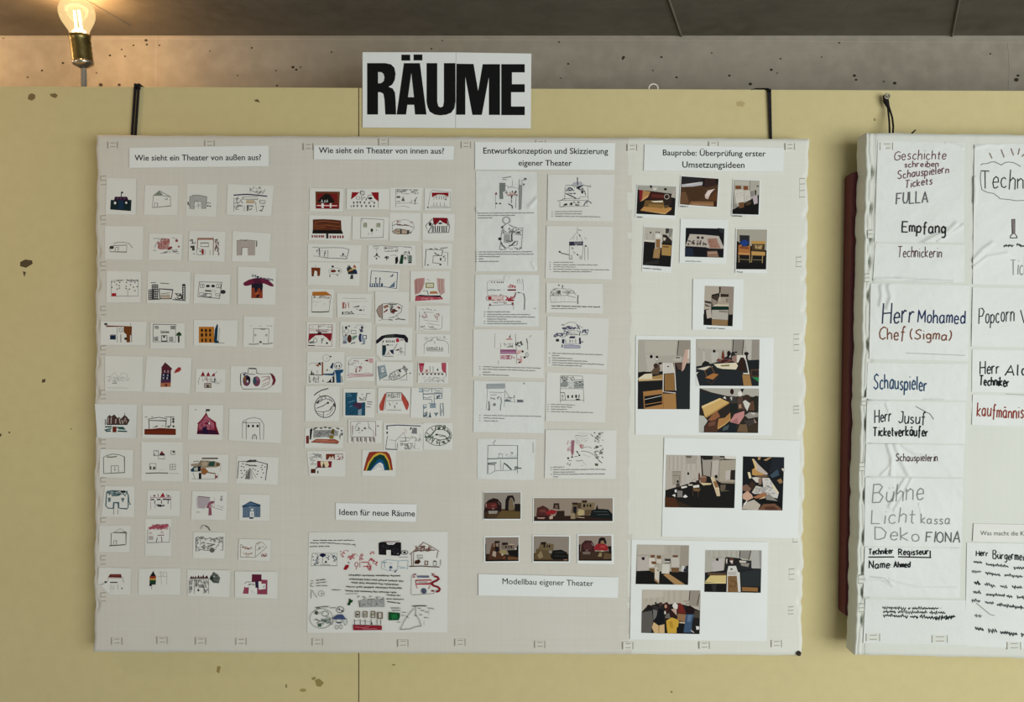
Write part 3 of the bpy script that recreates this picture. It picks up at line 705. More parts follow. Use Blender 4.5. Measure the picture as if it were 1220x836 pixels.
 "R#4a362c 165,250,356,266|P#948874 30,325 130,312 150,280 310,288 380,312 378,345 345,362 160,365 40,350|S#6a5e4c 9 60,290,240,360,12|P#24483e 250,300 318,292 312,350 240,350|P#a89a84 160,300 235,300 230,345 170,350|P#1c3a4a 28,395 70,355 140,352 140,412 40,416|P#aeb4a4 70,370 115,360 115,405 75,405|P#1a1826 118,352 152,350 150,412 118,412|P#8e5e38 150,372 205,370 245,420 190,455 160,440|R#121212 128,430,158,506|P#7a2c1c 320,450 355,475 320,505|Lg5 45,500 320,500;60,430 80,500;355,445 350,500|L#5a4020 12 240,425 330,440|L#7a6a48 8 160,365 330,358|E#6a5236 355,330,24,20|Ll5 380,420 390,320"),
(B(520), '580,225 1075,245 1062,570 568,550', 'black pen drawing of a starry gate with a striped path running to its middle',
 "Lk9 585,498 600,292 700,295|Lk9 810,292 940,325 932,400 918,518|Lk12 940,325 935,395|P#55524f 700,285 750,274 810,290 800,302 700,302|Sk7 690,275,815,305,8|P#7c7a76 735,372 672,502 735,506|I#454340 6 400,500: 690 705 720|Lg5 735,372 650,480;735,372 770,505;735,372 810,490;735,400 750,505|Wk16 680,332 830,350|Dk8 635,352 660,360 630,402 670,400 640,435 635,485 770,380 797,395 830,410 820,445 880,390 893,430 870,482 912,360 868,365 650,322 880,340"),
(A(570), '130,85 480,92 475,455 85,450', 'drawing of a shaggy grey-green house with V-shaped windows and a path',
 "L#3c565a 12 150,160 205,142 370,150 405,190 405,340 390,358 300,352;240,352 165,350 140,320 150,160|S#4a6266 11 160,145,395,205,34|R#0e0e10 320,142,372,166|P#6a7c7c 165,225 200,225 192,275 170,275|I#3c565a 5 228,275: 170 180 190|P#5a6a6a 320,230 362,230 340,285|L#3c565a 17 230,350 235,285 288,285 292,352|Lg6 232,360 235,425;285,360 282,420|L#3c565a 9 408,200 415,280 435,305 410,305"),
(A(570), '635,140 1020,140 1015,445 625,440', 'drawing of a gate with three dark red triangles standing on a black beam',
 "P#941830 783,218 818,164 842,218|P#4c1420 700,212 715,186 732,212|P#2c1420 868,214 885,190 902,214|Lk7 758,180 762,215;862,182 868,215|Lk16 675,248 712,248;745,248 790,246;815,244 912,248|L#8a4a58 6 675,225 910,225|Lk9 722,258 718,298;800,255 800,298;880,255 876,298|Lk11 770,310 835,325|L#a08890 6 672,200 672,365;912,200 910,365;725,300 725,350|Sk9 740,310,850,332,8"),
(B(570), '50,145 465,150 450,490 35,485', 'drawing of a mauve grey wall with a dusky pink T-shaped figure',
 "P#a89fa4 110,215 260,220 260,262 215,330 200,355 115,350|L#6a5a60 10 120,210 175,215 260,225|P#86505e 215,345 240,290 268,266 318,270 302,295 272,300 275,340 282,432 242,438 245,352|P#b08a94 255,310 285,305 280,340 250,345|L#6a3844 9 270,270 315,272|L#8a6a74 6 290,340 410,372|Sl6 100,395 230,400,5|Sl5 270,315,420,350,6|E#9a8e94 395,248,16,18 398,215,12,12|L#a09aa0 5 105,215 105,345;310,220 315,320"),
(B(570), '610,185 970,190 965,500 605,495', 'drawing of a blue house with striped walls and a white door',
 "P#6e8092 648,335 858,330 858,455 648,462|P#24405a 638,325 740,268 862,310 855,335 735,330 650,342|P#4a6684 660,320 740,282 830,312 740,318|I#2a4662 8 340,455: 662 684 705 810 830 850|L#2a4662 6 648,460 720,455;800,452 858,452;720,345 720,450;795,345 795,440|Rw 735,390,780,455|Lk8 757,405 757,445|Ew 760,368,13,12|R#2a4058 728,458,775,476"),
(A(615), '65,110 430,105 420,425 60,420', 'drawing of a plain dark outlined barn with a small door and flat gable',
 "L#4c5048 8 200,345 205,200 240,190 390,198 380,205 378,335|Lg5 235,190 310,145 385,190|L#4c5048 12 240,192 330,190 385,186|L#3c4038 12 180,348 260,342 370,335|Lg7 232,335 235,285 268,285 266,332"),
(A(615), '610,30 920,28 915,470 605,465', 'drawing of a house with a rosy scribbled roof, on a tall sheet',
 "P#a8626c 640,158 680,115 740,95 800,112 865,85 892,120 840,150 760,140 700,150|S#8a3a48 8 645,95,885,155,26|Lg6 637,160 632,312 893,305 905,125|L#6a4a50 9 740,305 750,250;800,240 805,303|L#7a5458 10 752,226 832,220|N#8e7e80 4 652,235 700,275 4 4|L#9a7a80 5 655,205 670,182 690,205 655,205;790,192 810,175 828,192 790,192;735,160 750,150 765,162"),
(B(615), '65,185 440,190 430,500 55,495', 'pencil drawing of a crowded battlement wall, with one arc drawn above the sheet',
 "Lg7 150,148 170,105 200,108 240,135|Lk11 205,108 240,132 260,168|Sg6 100,240,415,400,54|Lk7 95,250 95,412 140,402|Lg6 180,400 260,405|Lg6 95,270 115,238 150,270 200,255 225,270 250,255 275,268 310,260 340,270 385,240 400,260 415,285 412,405|E#60605c 285,400,30,30|L#4a4a48 9 220,320 300,330 230,355 320,330;165,360 200,390"),
(B(615), '605,265 980,275 970,530 595,515', 'faint brown drawing of a long low house with an angled wing',
 "L#7c7060 6 625,330 620,482 800,485 815,470 935,360 880,305 840,305 800,330;800,340 798,480;625,330 650,345|S#8a5a4a 7 640,360,760,390,10|E#8a4a38 715,384,16,8|S#9a8472 6 640,425,770,450,8|L#9a8472 6 690,485 690,440 710,440 712,480|L#a08a70 6 800,330 860,310 815,345|S#7c7060 5 800,350,900,400,6|S#84504c 8 870,440,935,475,12"),
(A(665), '60,105 440,115 430,430 190,430 45,310', "drawing of a dark red roofed house, its sheet's bottom left corner curls up",
 "P#5e241e 165,225 190,186 320,186 330,228|L#8a4a40 6 200,200 310,200|Ek 138,280,16,11|Lk13 190,285 278,284|L#9a8280 6 160,235 330,232 350,290;165,240 160,280|Ll8 200,310 198,365;230,320 230,370;280,310 282,365|Sg5 320,340,365,365,5|Ll5 345,210 350,280"),
(A(665), '530,120 1025,115 1020,430 525,430', 'drawing of a rocket-like tower banded red, yellow and green beside thin lines',
 "P#14141c 660,215 702,150 737,215|L#1a1a22 8 702,165 705,148|P#8a3420 660,210 735,210 735,238 658,238|P#b08a40 658,235 735,235 733,262 660,262|P#163c28 658,258 735,258 732,310 660,315|P#8a2c20 690,215 705,215 703,240 690,240|P#101418 655,300 690,298 680,330 658,328|Rk 705,285,730,308|Lg7 685,325 682,365|Ll6 755,215 865,215;790,150 800,312;765,165 790,175 810,165 855,160;862,160 862,308;800,210 835,180"),
(B(665), '-10,130 500,140 490,460 -5,445', 'drawing of a pale fort with dark red spikes beside a dark green fan',
 "P#3c1218 18,240 40,205 50,228 62,208 75,230 90,205 105,235 125,195 140,230 155,205 165,228 182,188 195,230 225,200 242,238|Lg5 25,248 240,245|Sg6 20,250,60,410,26;190,250,240,410,22|Sg6 80,255,185,345,22|Lg5 75,245 75,420;188,245 188,420;245,240 245,420;15,250 12,415|L#3c3c3a 9 80,260 100,270 90,330;150,335 185,345|Ek 123,377,11,15|P#5e6560 258,245 300,160 352,190 380,230 365,295 300,290|L#26302a 7 262,245 375,232;262,245 350,195;262,245 310,165;262,245 365,290;262,245 320,290|P#26302a 258,240 270,200 300,230 290,262|E#a8aca8 310,215,12,8"),
(B(665), '555,152 1065,155 1060,475 555,465', 'drawing of stacked maroon and pink boxes like building blocks',
 "P#5a1a34 757,188 872,190 870,272 755,277|P#883c52 870,250 942,255 940,427 820,425 820,300 870,300|P#241a3a 795,275 835,268 835,352 800,348|P#904458 668,335 722,342 716,420 650,418|Pw 670,298 795,280 795,335 680,345|L#5a3a50 6 668,300 695,278 795,280|Rw 725,348,815,415|Pw 835,300 920,300 920,362 840,370|Sg5 690,295,790,330,9|Sl5 860,320,910,355,6|Sl5 745,372,790,412,6"),
]
for win, quad, lab, ops in COL1:
    o = sheet('drawing', win, quad, ops, m=glossy_m if 'shiny' in lab else None)
    if 'curls' in lab:
        mb = MB(); k = 9.95
        f = lambda x, y, d: P(112 + x / k, 665 + y / k, BOARD_D + d)
        mb.face([f(45, 310, .0025), f(190, 430, .0025), f(172, 360, .007), f(150, 292, .011), f(90, 316, .006)], mat('#dadbd6'))
        mb.build('curled_corner', o)
    c = Vector(o.data.vertices[0].co); tag(o, lab, 'drawing', 'drawings of theatres from outside')
# ------------------------------------------------------------------ column 2: theatres seen from inside (drawings)
def C(y): return (362, y, 12.86)
def E_(y): return (450, y, 12.86)
COL2 = [
(C(215), '92,118 612,122 600,480 85,470', 'drawing of a dark red stage with a black heap and white posts in front',
 "P#62341e 178,168 553,170 540,435 182,430|P#701a1c 205,205 515,205 515,325 205,325|P#6a4026 515,170 553,170 545,320 520,325|P#1a1612 205,320 270,250 330,200 395,210 450,280 475,335 300,352|Lw9 265,335 275,295 292,335;320,340 322,295 335,320;345,335 362,290 365,330|P#86181e 190,350 525,350 530,425 190,425|L#d2b8b4 15 200,382 510,386|L#2a0a0a 7 195,352 520,352;190,405 525,405|Rw 270,348,305,422 398,348,422,418"),
(C(215), '655,128 1310,125 1310,440 655,440', 'drawing of red corner curtains over two rows of tiny grey figures',
 "P#88161e 740,178 850,180 800,232 725,288|P#88161e 1030,182 1143,178 1143,322 1082,272|L#3a0a10 6 740,178 725,288;1143,178 1143,322|Og8 895,190,35,36|Sk6 862,165,930,215,10|Og7 830,265,28,25|Sg6 880,240,960,310,10|Ek 1018,272,32,18|Lk7 985,225 1050,225;1010,312 1065,315|Lk6 940,300 980,260 985,230|Ik10 325,355: 765 820 865 930 1000 1080|D#3c3c3a 14 765,335 820,330 865,330 930,335 1000,345 1080,340 765,385 820,385 885,385 955,388 1020,390 1075,390|I#3c3c3a 9 380,412: 725 765 820 885 955 1020 1075|Lg5 1140,325 1140,420"),
(E_(215), '190,110 690,110 655,460 190,455', 'pencil drawing of a room with a fringe along the top and two small windows',
 "Lg6 275,135 275,405 400,388 490,415|Sg7 280,140,625,205,30|Lg5 280,135 620,140|R#6a6a68 290,238,345,268|Sk6 290,240,345,270,5|Lk8 290,322 345,322|Lk11 370,312 390,250 408,315|P#555553 375,315 390,275 405,315|Lk9 560,320 600,255|Lk8 572,365 580,290|Lg5 280,355 380,345 500,345 620,355|Sl5 460,300,550,350,6"),
(E_(215), '720,118 1130,125 1115,460 715,455', 'drawing of a red stage curtain hung across a pencil outlined box',
 "P#84121a 828,185 1085,185 1085,248 1010,215 920,210 835,258|Lg6 770,410 810,170 840,150 1110,180 1108,415 770,420|Lg6 850,300 865,265 920,215 1010,220 1080,265|I#7a7a78 12 235,290: 900 940 975 1010 1045|I#8a8a88 10 335,390: 860 905 960 1020|Lg6 800,395 1080,395|E#444442 768,412,16,9|Ek 1042,292,12,10"),
(C(215), '80,530 735,545 695,925 75,910', 'drawing of a big brown stage over a black strip and red seats',
 "P#5a2e1c 138,600 280,595 420,600 570,615 578,765 138,762|L#86502e 7 160,640 300,620 540,650;150,700 350,680 550,710;170,730 320,715 500,740;160,670 260,655|L#34180e 8 138,600 280,595 420,600 572,615;200,660 400,645 540,680;330,720 560,735|P#14110f 135,758 580,760 602,815 130,812|I#76242c 24 838,872: 130 165 200 235 268 300|I#76242c 24 842,882: 410 448 484 520 556 600|Rk 342,800,376,888"),
(C(215), '745,545 1310,560 1290,910 740,905', 'drawing of a pencil square with two olive windows and a green tree between them',
 "L#50544a 7 875,578 1225,598 1215,872 868,878 875,578|Og5 890,603,15,15|R#a4aa92 910,645,968,720 1110,650,1172,718|S#6a7058 8 915,650,965,700,8;1115,655,1168,700,8|E#344420 1042,760,20,26|L#7a7e70 7 1042,785 1042,835;985,835 1000,800|E#7c7e74 1112,760,10,8"),
(E_(215), '185,490 655,500 640,930 180,925', 'drawing of a round arena with brown blocks below a wavy line',
 "Lg6 225,640 290,610 430,598 540,640 562,720 505,810 300,818 225,780 222,640|Lk9 225,690 290,665 345,672 380,690 420,672 480,690 545,720|L#5a3a34 9 290,660 300,680 480,690|P#ae9c8a 225,785 270,742 480,762 520,792 460,820 280,815|Lk9 225,788 285,742 350,742 490,768|Lk9 230,800 300,815 460,820 520,790|Rk 345,742,366,812 450,770,478,815|Lk8 270,770 340,778|S#8a3a40 7 285,612,360,645,10|S#8a5a58 6 490,630,540,655,6"),
(E_(215), '685,500 1180,510 1170,925 685,910', 'drawing of a dark red curtain over a black striped crowd in an angular box',
 "P#76121c 845,568 1065,572 1072,665 1040,660 995,640 955,605 920,650 875,690 855,650|Zk9 735,690 840,585 862,645 770,790|E#2a2a2c 805,668,22,30|Lk9 770,800 1090,795 1105,710 1068,580|Lk9 862,645 770,800|Ik17 695,790: 850 880 920 950 985 1015 1050|Lg6 835,700 830,790;1075,640 1085,790|Ek 958,655,34,14|Lw6 930,655 955,615 985,650|Pk 1060,650 1095,685 1070,690"),
(C(280), '60,130 885,155 860,405 60,400', 'pencil drawing of a wide low room with a door and a small table',
 "Lk6 130,185 230,190 240,330 150,318|Lk7 240,195 450,190 600,195 690,218 660,362 350,350 240,330|Lk10 240,205 235,305|Lg5 252,320 250,240 292,240|Lk11 315,330 325,240|Lk8 310,275 345,272|Lg6 330,235 370,240 368,345 330,340|Lk10 190,240 215,240|Lk6 208,215 200,265|Lk9 555,320 645,322|Lk6 600,278 590,318;650,325 650,350|Ek 603,292,13,17"),
(C(280), '60,410 860,425 850,775 55,765', 'drawing of three small brown and black figures: arch, table and tree',
 "P#6e3416 115,495 255,500 248,600 240,628 208,625 205,555 165,540 150,632 120,632|E#2a1a12 135,620,16,12|Lg5 178,490 180,455|Og5 480,550,100,50|E#6c3222 452,550,42,22|Ek 537,548,17,16 442,480,20,15|Lk12 400,600 398,645;510,600 518,630|P#1e2a2c 655,510 700,470 740,510 800,525 822,595 680,600|P#c0a468 668,572 800,512 790,500 700,530|P#a2481e 748,495 775,452 808,500|P#3a3c38 722,605 755,605 757,672 705,672|O#4a4a46 7 690,485 20,22|E#16284e 795,560,20,24|P#6a3020 690,550 750,535 700,572|P#2a3034 670,500 690,470 700,510"),
(C(280), '985,150 1705,155 1720,465 980,455', 'drawing with a black rosette, a dark coat, a green block and a grey-green block',
 "Lg7 1045,165 1200,162 1400,170 1650,182|Bg6 1075,175,1140,205|Lg5 1115,210 1118,275|Ek 1118,295,15,18|Lk11 1075,335 1100,315 1130,315 1165,340|Ek 1113,358,12,14|L#6a5a5a 7 1230,180 1440,185 1440,240 1240,250 1230,180|Lk9 1240,205 1370,205;1270,245 1370,245|Ek 1255,200,10,12|Og6 1420,235,18,22|Lk14 1235,345 1305,352;1270,320 1270,385;1245,335 1300,330|Lg7 1330,312 1390,305 1420,320|P#1c1416 1400,345 1440,325 1445,400 1425,440 1402,440|P#103a26 1490,300 1525,300 1518,440 1462,440|R#66766e 1600,310,1655,408|R#101412 1600,410,1650,430|S#4a4a4a 8 1530,242,1625,292,10|Bg6 1530,300,1590,372|E#666664 1555,348,16,20|L#8a7a78 6 1530,185 1650,190 1660,230"),
(E_(280), '685,120 1145,130 1135,515 690,510', 'line drawing of nested rooms like a floor plan with a few black dots',
 "Lk10 740,220 735,330 722,472|Lk8 740,220 870,222 1000,230 982,312 850,318 845,425 945,432|Lk11 790,210 840,212;870,202 920,212;955,205 1070,190|Lk13 870,262 885,288 940,306|Lk10 995,235 985,290|Lg6 1005,265 1075,265 1070,465|Ek 965,370,13,24 960,450,17,14|E#444442 770,457,12,12|Lk8 1000,330 1035,315;1000,318 1020,335|Lg7 990,345 1035,345 1032,398 995,398"),
(C(280), '980,500 1475,525 1455,860 975,855', 'dark blue pen drawing of a room with rows of seats and a stair',
 "L#2c3a52 10 1010,795 1035,548 1200,555 1437,572 1420,818 1220,790|R#3a4e66 1010,738,1212,795|Iw15 740,785: 1035 1062 1100 1140 1175|I#2c3a52 13 650,740: 1105 1165|E#2c3a52 1105,660,12,14 1168,668,10,14|P#485e74 1312,645 1370,590 1368,632|P#5a7086 1305,800 1395,712 1390,795|L#2c3a52 5 1395,715 1430,708"),
(C(325), '60,240 460,250 440,690 60,670', 'drawing of an upright box with an orange-brown roof strip and thick green base line',
 "P#aa6a28 130,290 340,285 420,340 130,348|L#7a461a 7 130,346 420,342|Lg7 125,345 118,600|Lg7 420,345 405,430 385,590|L#16301e 15 120,598 250,600 385,592|S#7a6a5a 6 150,352,400,392,22|Sl4 140,420,390,500,10"),
(C(325), '505,310 1050,320 1020,700 510,680', 'drawing of a narrow red-brown door next to a black wedge and ink writing',
 "Lg5 600,385 750,392 950,390|Ll5 700,440 860,440 980,430;890,515 960,518;800,640 960,635|P#9a625c 590,450 622,450 615,548 590,548|L#86463e 11 680,445 690,535;640,470 640,545|L#86463e 7 625,450 650,500 620,540|P#14141a 738,526 850,500 850,520 780,526|Pk 585,600 605,590 608,635 585,638|Lk12 620,605 680,600 700,630;700,610 730,590 745,620 775,630|Lk10 620,630 740,628|E#4a4a48 870,570,26,13|Lk8 800,560 830,550;915,555 922,582"),
(C(325), '1090,280 1610,290 1600,790 1095,780', 'drawing of a fish-like round hall, brown on its left, red marks inside',
 "P#9c887e 1112,580 1145,510 1207,482 1207,705 1150,670|Lk7 1112,580 1150,508 1210,475 1330,462 1440,470 1508,510 1490,600 1390,672 1300,690|Lk7 1207,480 1207,708 1150,670 1112,580|P#6a2420 1220,600 1280,550 1285,575 1230,612|P#8e6a5a 1217,510 1290,480 1300,520 1232,548|S#2c2a28 10 1310,485,1380,560,12|P#2a1c18 1330,595 1380,545 1400,560 1430,590 1390,600 1370,620|S#5a2824 9 1330,560,1440,640,14|P#741a1e 1438,510 1480,530 1478,555 1432,532|L#42463e 14 1300,478 1420,485|Lk13 1300,715 1360,722;1400,712 1450,705 1555,718|Lg6 1150,730 1200,715 1300,718|Lg6 1360,690 1420,655 1460,700"),
(E_(325), '505,-30 1105,-30 1110,470 500,440', 'drawing of a stage with dusty pink curtains, a framed sign and a pink floor',
 "P#ae8580 560,110 600,85 718,75 715,160 690,240 640,310 570,335|P#b69a92 905,80 1025,92 1020,170 1030,300 960,345 920,260|L#86545a 6 600,100 600,305;640,95 650,290;680,90 670,250;580,130 585,300;940,90 950,310;980,90 990,325|P#a84a58 570,432 582,345 605,350 985,370 1002,405 800,418|S#c4848c 8 590,375,960,415,12|P#14101a 600,348 650,335 765,345 960,345 980,374 800,362 640,358|R#86865a 735,150,862,232|R#d0cdb4 752,166,846,217|Lg7 770,195 825,195|P#a87044 800,285 900,280 928,318 800,320|L#3c3436 9 755,265 778,340|Lg8 690,276 745,274|L#8a7a78 5 745,95 780,100 790,130"),
(E_(325), '590,500 1110,495 1105,885 590,895', 'pale drawing of a room sketched in thin brown lines and scribbles',
 "Lg6 640,590 630,885 700,880|Lg6 990,650 985,840 960,860|S#6a5a58 6 650,550,910,570,9|S#96686a 6 690,600,760,690,14|S#96686a 6 870,620,950,720,12|Lg5 700,600 850,605;700,720 800,735 940,745;750,770 950,800;640,650 700,690|S#7a6a68 6 660,810,960,865,12|L#7a6a68 6 700,860 860,870 960,860"),
(C(375), '45,110 490,115 485,515 40,500', 'drawing of a red curtain arch over a white stage under a pink tiled band',
 "P#7e1a24 78,285 430,280 425,360 405,412 350,350 290,310 180,315 110,370 65,412|L#84303e 6 82,160 78,285;80,152 440,150 430,480 60,475 70,400|L#844650 6 85,215 430,235;225,150 225,280;430,150 425,280|L#844650 5 85,240 420,255|P#dcdcda 90,258 150,258 150,272 90,275;165,258 210,258 205,275 165,275;360,245 420,245 420,268 360,265|E#340c10 240,280,32,20|L#340c10 9 120,290 240,288 360,292|S#5a3438 6 160,225,380,262,14|Sg5 95,165,420,190,9|Lk9 75,422 150,422|P#6a706a 80,412 140,402 170,430 90,440|Og7 175,390,26,35|Lk10 272,360 275,440;300,350 288,395|Ek 355,432,16,15|Lk11 60,468 165,468"),
(C(375), '560,100 1040,110 1025,525 550,500', 'colourful drawing with a brown oval, dark blue oval, green patch and ink figures',
 "E#1c1a34 648,195,19,22 692,172,17,9 892,190,20,17|Lk6 650,170 655,220;595,170 598,300|S#2a2a4a 9 840,212,910,272,16|E#4a2820 700,365,34,62|P#a4acb2 600,325 660,312 665,430 600,430|E#22264a 868,350,28,66|E#98a8bc 892,352,18,58|Og6 655,250,36,30|Bg8 725,238 800,288|P#6e8a78 735,345 810,310 818,335 750,390|L#5a7a62 12 750,330 812,325|Sk9 600,300,668,325,6|S#2c3050 9 600,400,660,440,7|B#2c3050 10 905,315 958,368|P#8290a2 905,385 940,380 938,445 908,440|Lk13 722,440 790,422|Lk9 880,450 932,442|Sl5 720,150,950,200,8"),
(E_(375), '-20,175 535,190 525,695 60,695 -22,600', 'drawing like a telephone, thick black receiver arch over a white house, lifted corner',
 "P#1a1620 0,435 -25,440 -22,390 60,320 150,300 280,292 420,305 467,360 462,425 425,418 400,365 280,348 100,355 45,400|P#343e34 110,315 250,303 250,340 120,345|P#16323e 68,470 125,465 132,530 110,615 70,622|P#1e2a28 68,465 125,462 128,500 70,505|P#1a2244 180,540 242,530 246,608 210,585|Lk8 75,632 240,636|Lg6 70,400 70,625;425,425 418,630|Ik15 390,422: 90 130 160 190 220 250|P#a62a3c 280,362 325,362 330,415 285,418|L#86303c 7 340,395 400,380|Lk9 350,375 400,390|Ek 155,460,20,11|Lg7 90,465 240,462|P#4e2c38 258,545 330,515 322,548|Lk7 245,540 300,440|Sg7 340,500,410,575,10|L#8a5a64 7 130,622 165,580 192,622;160,600 165,560|Sl5 260,570,400,620,6"),
(E_(375), '595,290 1110,300 1105,645 590,635', 'pencil drawing of a domed stage with a row of small figures behind a fence',
 "Lg7 705,470 715,455 750,412 830,395 860,340 910,340 910,382 1010,395 1050,410 1085,450|Lg5 715,460 710,590;1085,450 1085,590|Sl6 710,340,840,400,14|Sl6 920,325,1085,380,10|I#555553 7 490,530: 755 785 815 845 880 905 945 985|D#666664 9 760,510 795,508 830,505 865,510 912,495 950,508 990,512|Lg9 750,535 1005,535|Lg7 750,552 1005,555|Lg7 870,400 875,445"),
(C(412), '50,85 620,90 610,590 40,580', 'drawing of a brown-posted table scene beside a big blue seat and a clock',
 "Og5 345,185,55,52|Ek 410,162,13,12|Eg 352,188,5,9|P#7e3c22 275,245 297,245 297,445 275,445|Lg6 80,285 120,258 200,268 270,250|P#2c1a14 215,272 240,248 266,275 258,302|P#8c4c2a 172,290 240,278 222,322|L#2c1a18 11 75,440 180,442 290,448|P#24241f 105,435 115,360 135,435|P#3a3a36 135,435 145,400 160,440|Lg9 80,460 82,560;150,480 152,555;220,460 225,560|S#6a6a66 6 75,465,240,560,16|Lg6 205,370 205,430|Pk 285,545 292,512 305,550|P#2a4a6c 300,425 440,420 470,370 470,455 300,445|P#1c4e74 470,370 605,360 600,400 562,420 572,562 500,565 490,430|P#16304e 400,330 440,258 457,262 440,352|P#1a1a1e 340,560 385,540 440,470 468,460 470,562|Rw 420,485,440,550|O#2c3c50 7 525,300,56,50|Ek 500,310,9,20 545,308,9,20|L#16243e 10 480,385 600,370;480,415 545,415|Lk9 580,460 592,558|Sg7 345,350,400,385,6"),
(C(412), '650,160 1090,160 1080,540 640,530', 'drawing of a pale pink stage box with a rosy square in its top corner',
 "Lg6 680,460 685,215 735,190 985,188|Lg5 1065,262 1062,465|P#c39a9c 990,190 1062,188 1062,262 1000,258|P#741428 930,225 975,205 988,230 972,240|Lk5 925,226 970,225|S#8a7274 6 690,220,890,290,14|S#8e5c5e 9 780,310,820,410,9;845,310,890,410,9|L#96606a 7 660,460 720,418 800,435 1000,418 1065,432;665,482 860,468 1065,462;720,440 1060,442|L#b48a90 9 690,460 860,455 1050,450"),
(E_(412), '-20,235 545,250 540,620 -20,605', 'drawing of a striped whale-like barrel beside a blue-grey folded shape',
 "P#8a989e 0,310 110,290 150,460 110,480 60,500 30,520 10,440|P#c8cccc 55,335 90,320 105,395 60,415|L#4c5c62 9 10,320 35,532;0,310 20,400|L#4c5c62 8 35,420 130,400;60,500 140,440;75,350 100,380|Lk9 175,490 190,430 300,370 390,345 450,420 350,492 250,522 180,510 170,470|Lg8 215,420 250,505;255,400 300,492;300,385 345,475;190,450 215,510|Sg5 180,430,340,510,14|Ek 335,375,18,13 345,395,14,10 315,457,12,10|P#8c8c8a 385,350 405,300 455,350 440,400|Lk9 385,345 405,298 420,330;440,385 462,350|Lg6 80,520 180,520;340,520 450,520 442,440|Ek 498,418,13,8"),
(E_(412), '620,245 1080,250 1080,575 610,565', 'drawing of two rose red side curtains over rows of grey seats',
 "P#9a2e42 630,262 715,262 702,340 690,395 655,412 640,350|P#b25a68 650,300 705,310 690,390 660,405|P#aa4a5c 980,258 1050,258 1048,420 1000,395 980,350|L#8a2a3c 7 980,262 985,350 1040,415|R#b48480 730,360,770,400|I#6a6a68 9 312,400: 800 850|Pk 900,378 922,340 932,380|D#2c2422 16 690,432 757,432 820,432 880,432 935,432 990,434|L#7a4a4a 7 670,412 1010,412|Lk8 640,415 640,450;1045,412 1047,460|Sl7 690,470,1050,500,20|Sl7 690,510,1050,552,22"),
(C(450), '25,120 550,120 540,665 20,665', 'black pen drawing of a ball cut into panels, with curved writing on top',
 "Ok12 325,440,160,168|Lk15 155,270 200,230 270,190 375,162|Lk9 235,262 258,295|Lk11 190,468 290,430 370,380|Ek 370,382,17,17|Lk9 178,510 300,522 395,500 420,445 480,412|Lk9 300,522 300,605;330,275 332,320;335,315 400,340 445,375|P#4a4a4c 185,380 240,325 235,385 200,400|P#3c3c40 452,390 487,390 487,455 448,430|P#a0a2a0 240,345 270,300 300,335 250,380|Lk8 270,340 330,325;260,300 330,280|Lg7 380,310 440,355;210,540 290,575;340,570 400,545 450,470|Lk9 395,500 440,450"),
(C(450), '605,165 1090,165 1080,610 600,600', 'drawing of a blue stepped block with a purple tangle at its middle',
 "P#1c4c64 635,225 825,225 812,300 815,368 942,375 940,577 635,575|S#123850 9 640,240,930,565,30|L#5c8ca2 8 660,285 740,270;680,378 780,345;700,440 740,432;650,250 720,245|P#46304a 750,420 800,370 885,380 892,450 840,482|L#2c1a30 9 820,390 870,450 830,480;760,415 800,400|L#4a4a5a 10 955,240 1022,240;965,240 955,300 940,345|L#4a4a4c 7 845,290 870,330 905,330 930,290;850,345 940,345|Lk9 965,362 1052,372;970,395 1040,405|Lk8 955,440 1025,446|P#7c94a4 830,490 890,470 882,572 830,572|Rw 820,362 900 378"),
(E_(450), '5,150 498,158 490,555 0,545', 'drawing of a stage between two slanted brick red curtains',
 "P#ac4a3c 22,430 40,380 105,245 132,235 112,350 88,500 35,500|P#ac4a3c 362,222 420,290 475,380 478,430 450,502 430,480 392,390 365,330|L#602420 7 105,245 95,350 80,495;365,225 440,330 470,420|Lk8 135,225 365,225|I#4a4a48 8 235,310: 160 190 215 240 270 300 330|Sg6 145,235,355,310,12|Lg8 140,348 365,345|Lg7 135,225 120,400 110,490|Lk11 180,390 195,425;260,420 262,465;300,380 290,402|Lg8 140,492 360,492|Lg5 165,365 175,385;230,365 235,385"),
(E_(450), '520,150 1125,145 1110,620 500,610', 'blue-grey drawing of a floor plan of corridors and small rooms',
 "R#b6c2c6 630,165,690,215|L#3c5666 8 630,165 690,165 690,215 630,215|L#3c5666 14 700,248 780,245 990,240|L#3c5666 9 690,165 990,165 985,312 880,322;692,165 700,330 825,330 838,400|L#3c5666 8 865,258 868,400|R#8494a0 800,402,890,462|L#3c5666 8 700,412 760,412;700,412 700,600 820,602|L#3c5666 10 780,385 830,400 890,395|S#3c5666 9 900,265,980,315,14|L#3c5666 8 700,300 760,310 825,285|S#6c8290 10 700,425,755,470,8|L#3c5666 8 960,395 1000,390 1012,580 965,580 960,395;985,480 985,540|S#3c5666 9 705,515,755,600,12|P#3c5666 785,600 802,515 818,600|S#4c6474 8 860,530,925,590,10|L#3c5666 7 690,190 760,205 800,180;830,165 830,225;865,180 900,200 965,200;865,225 970,222"),
(C(505), '20,60 610,45 600,370 10,360', 'drawing of a grey shaded theatre curtain behind a reddish stage floor',
 "P#989998 150,95 470,85 530,110 522,180 400,192 140,212|S#6a6a6a 8 155,95,520,200,30|L#5a5a5a 8 180,180 330,100;220,190 400,95;300,180 380,120|R#6c2c22 35,180,78,298|P#121214 95,80 132,62 112,232 90,240|Lk19 145,92 175,62 205,60;245,62 285,65;310,52 350,52;375,62 420,60;500,62 545,76|P#5c4c20 405,135 440,70 467,80 462,165|P#7e6c2c 388,180 460,170 452,228 395,222|P#94503e 110,275 190,230 480,232 540,265 525,300 320,290|L#c48a76 7 180,260 380,245;250,280 480,270|L#4a2218 7 110,278 320,292 525,300|Sk11 550,92,590,190,10|Lg8 550,190 555,235"),
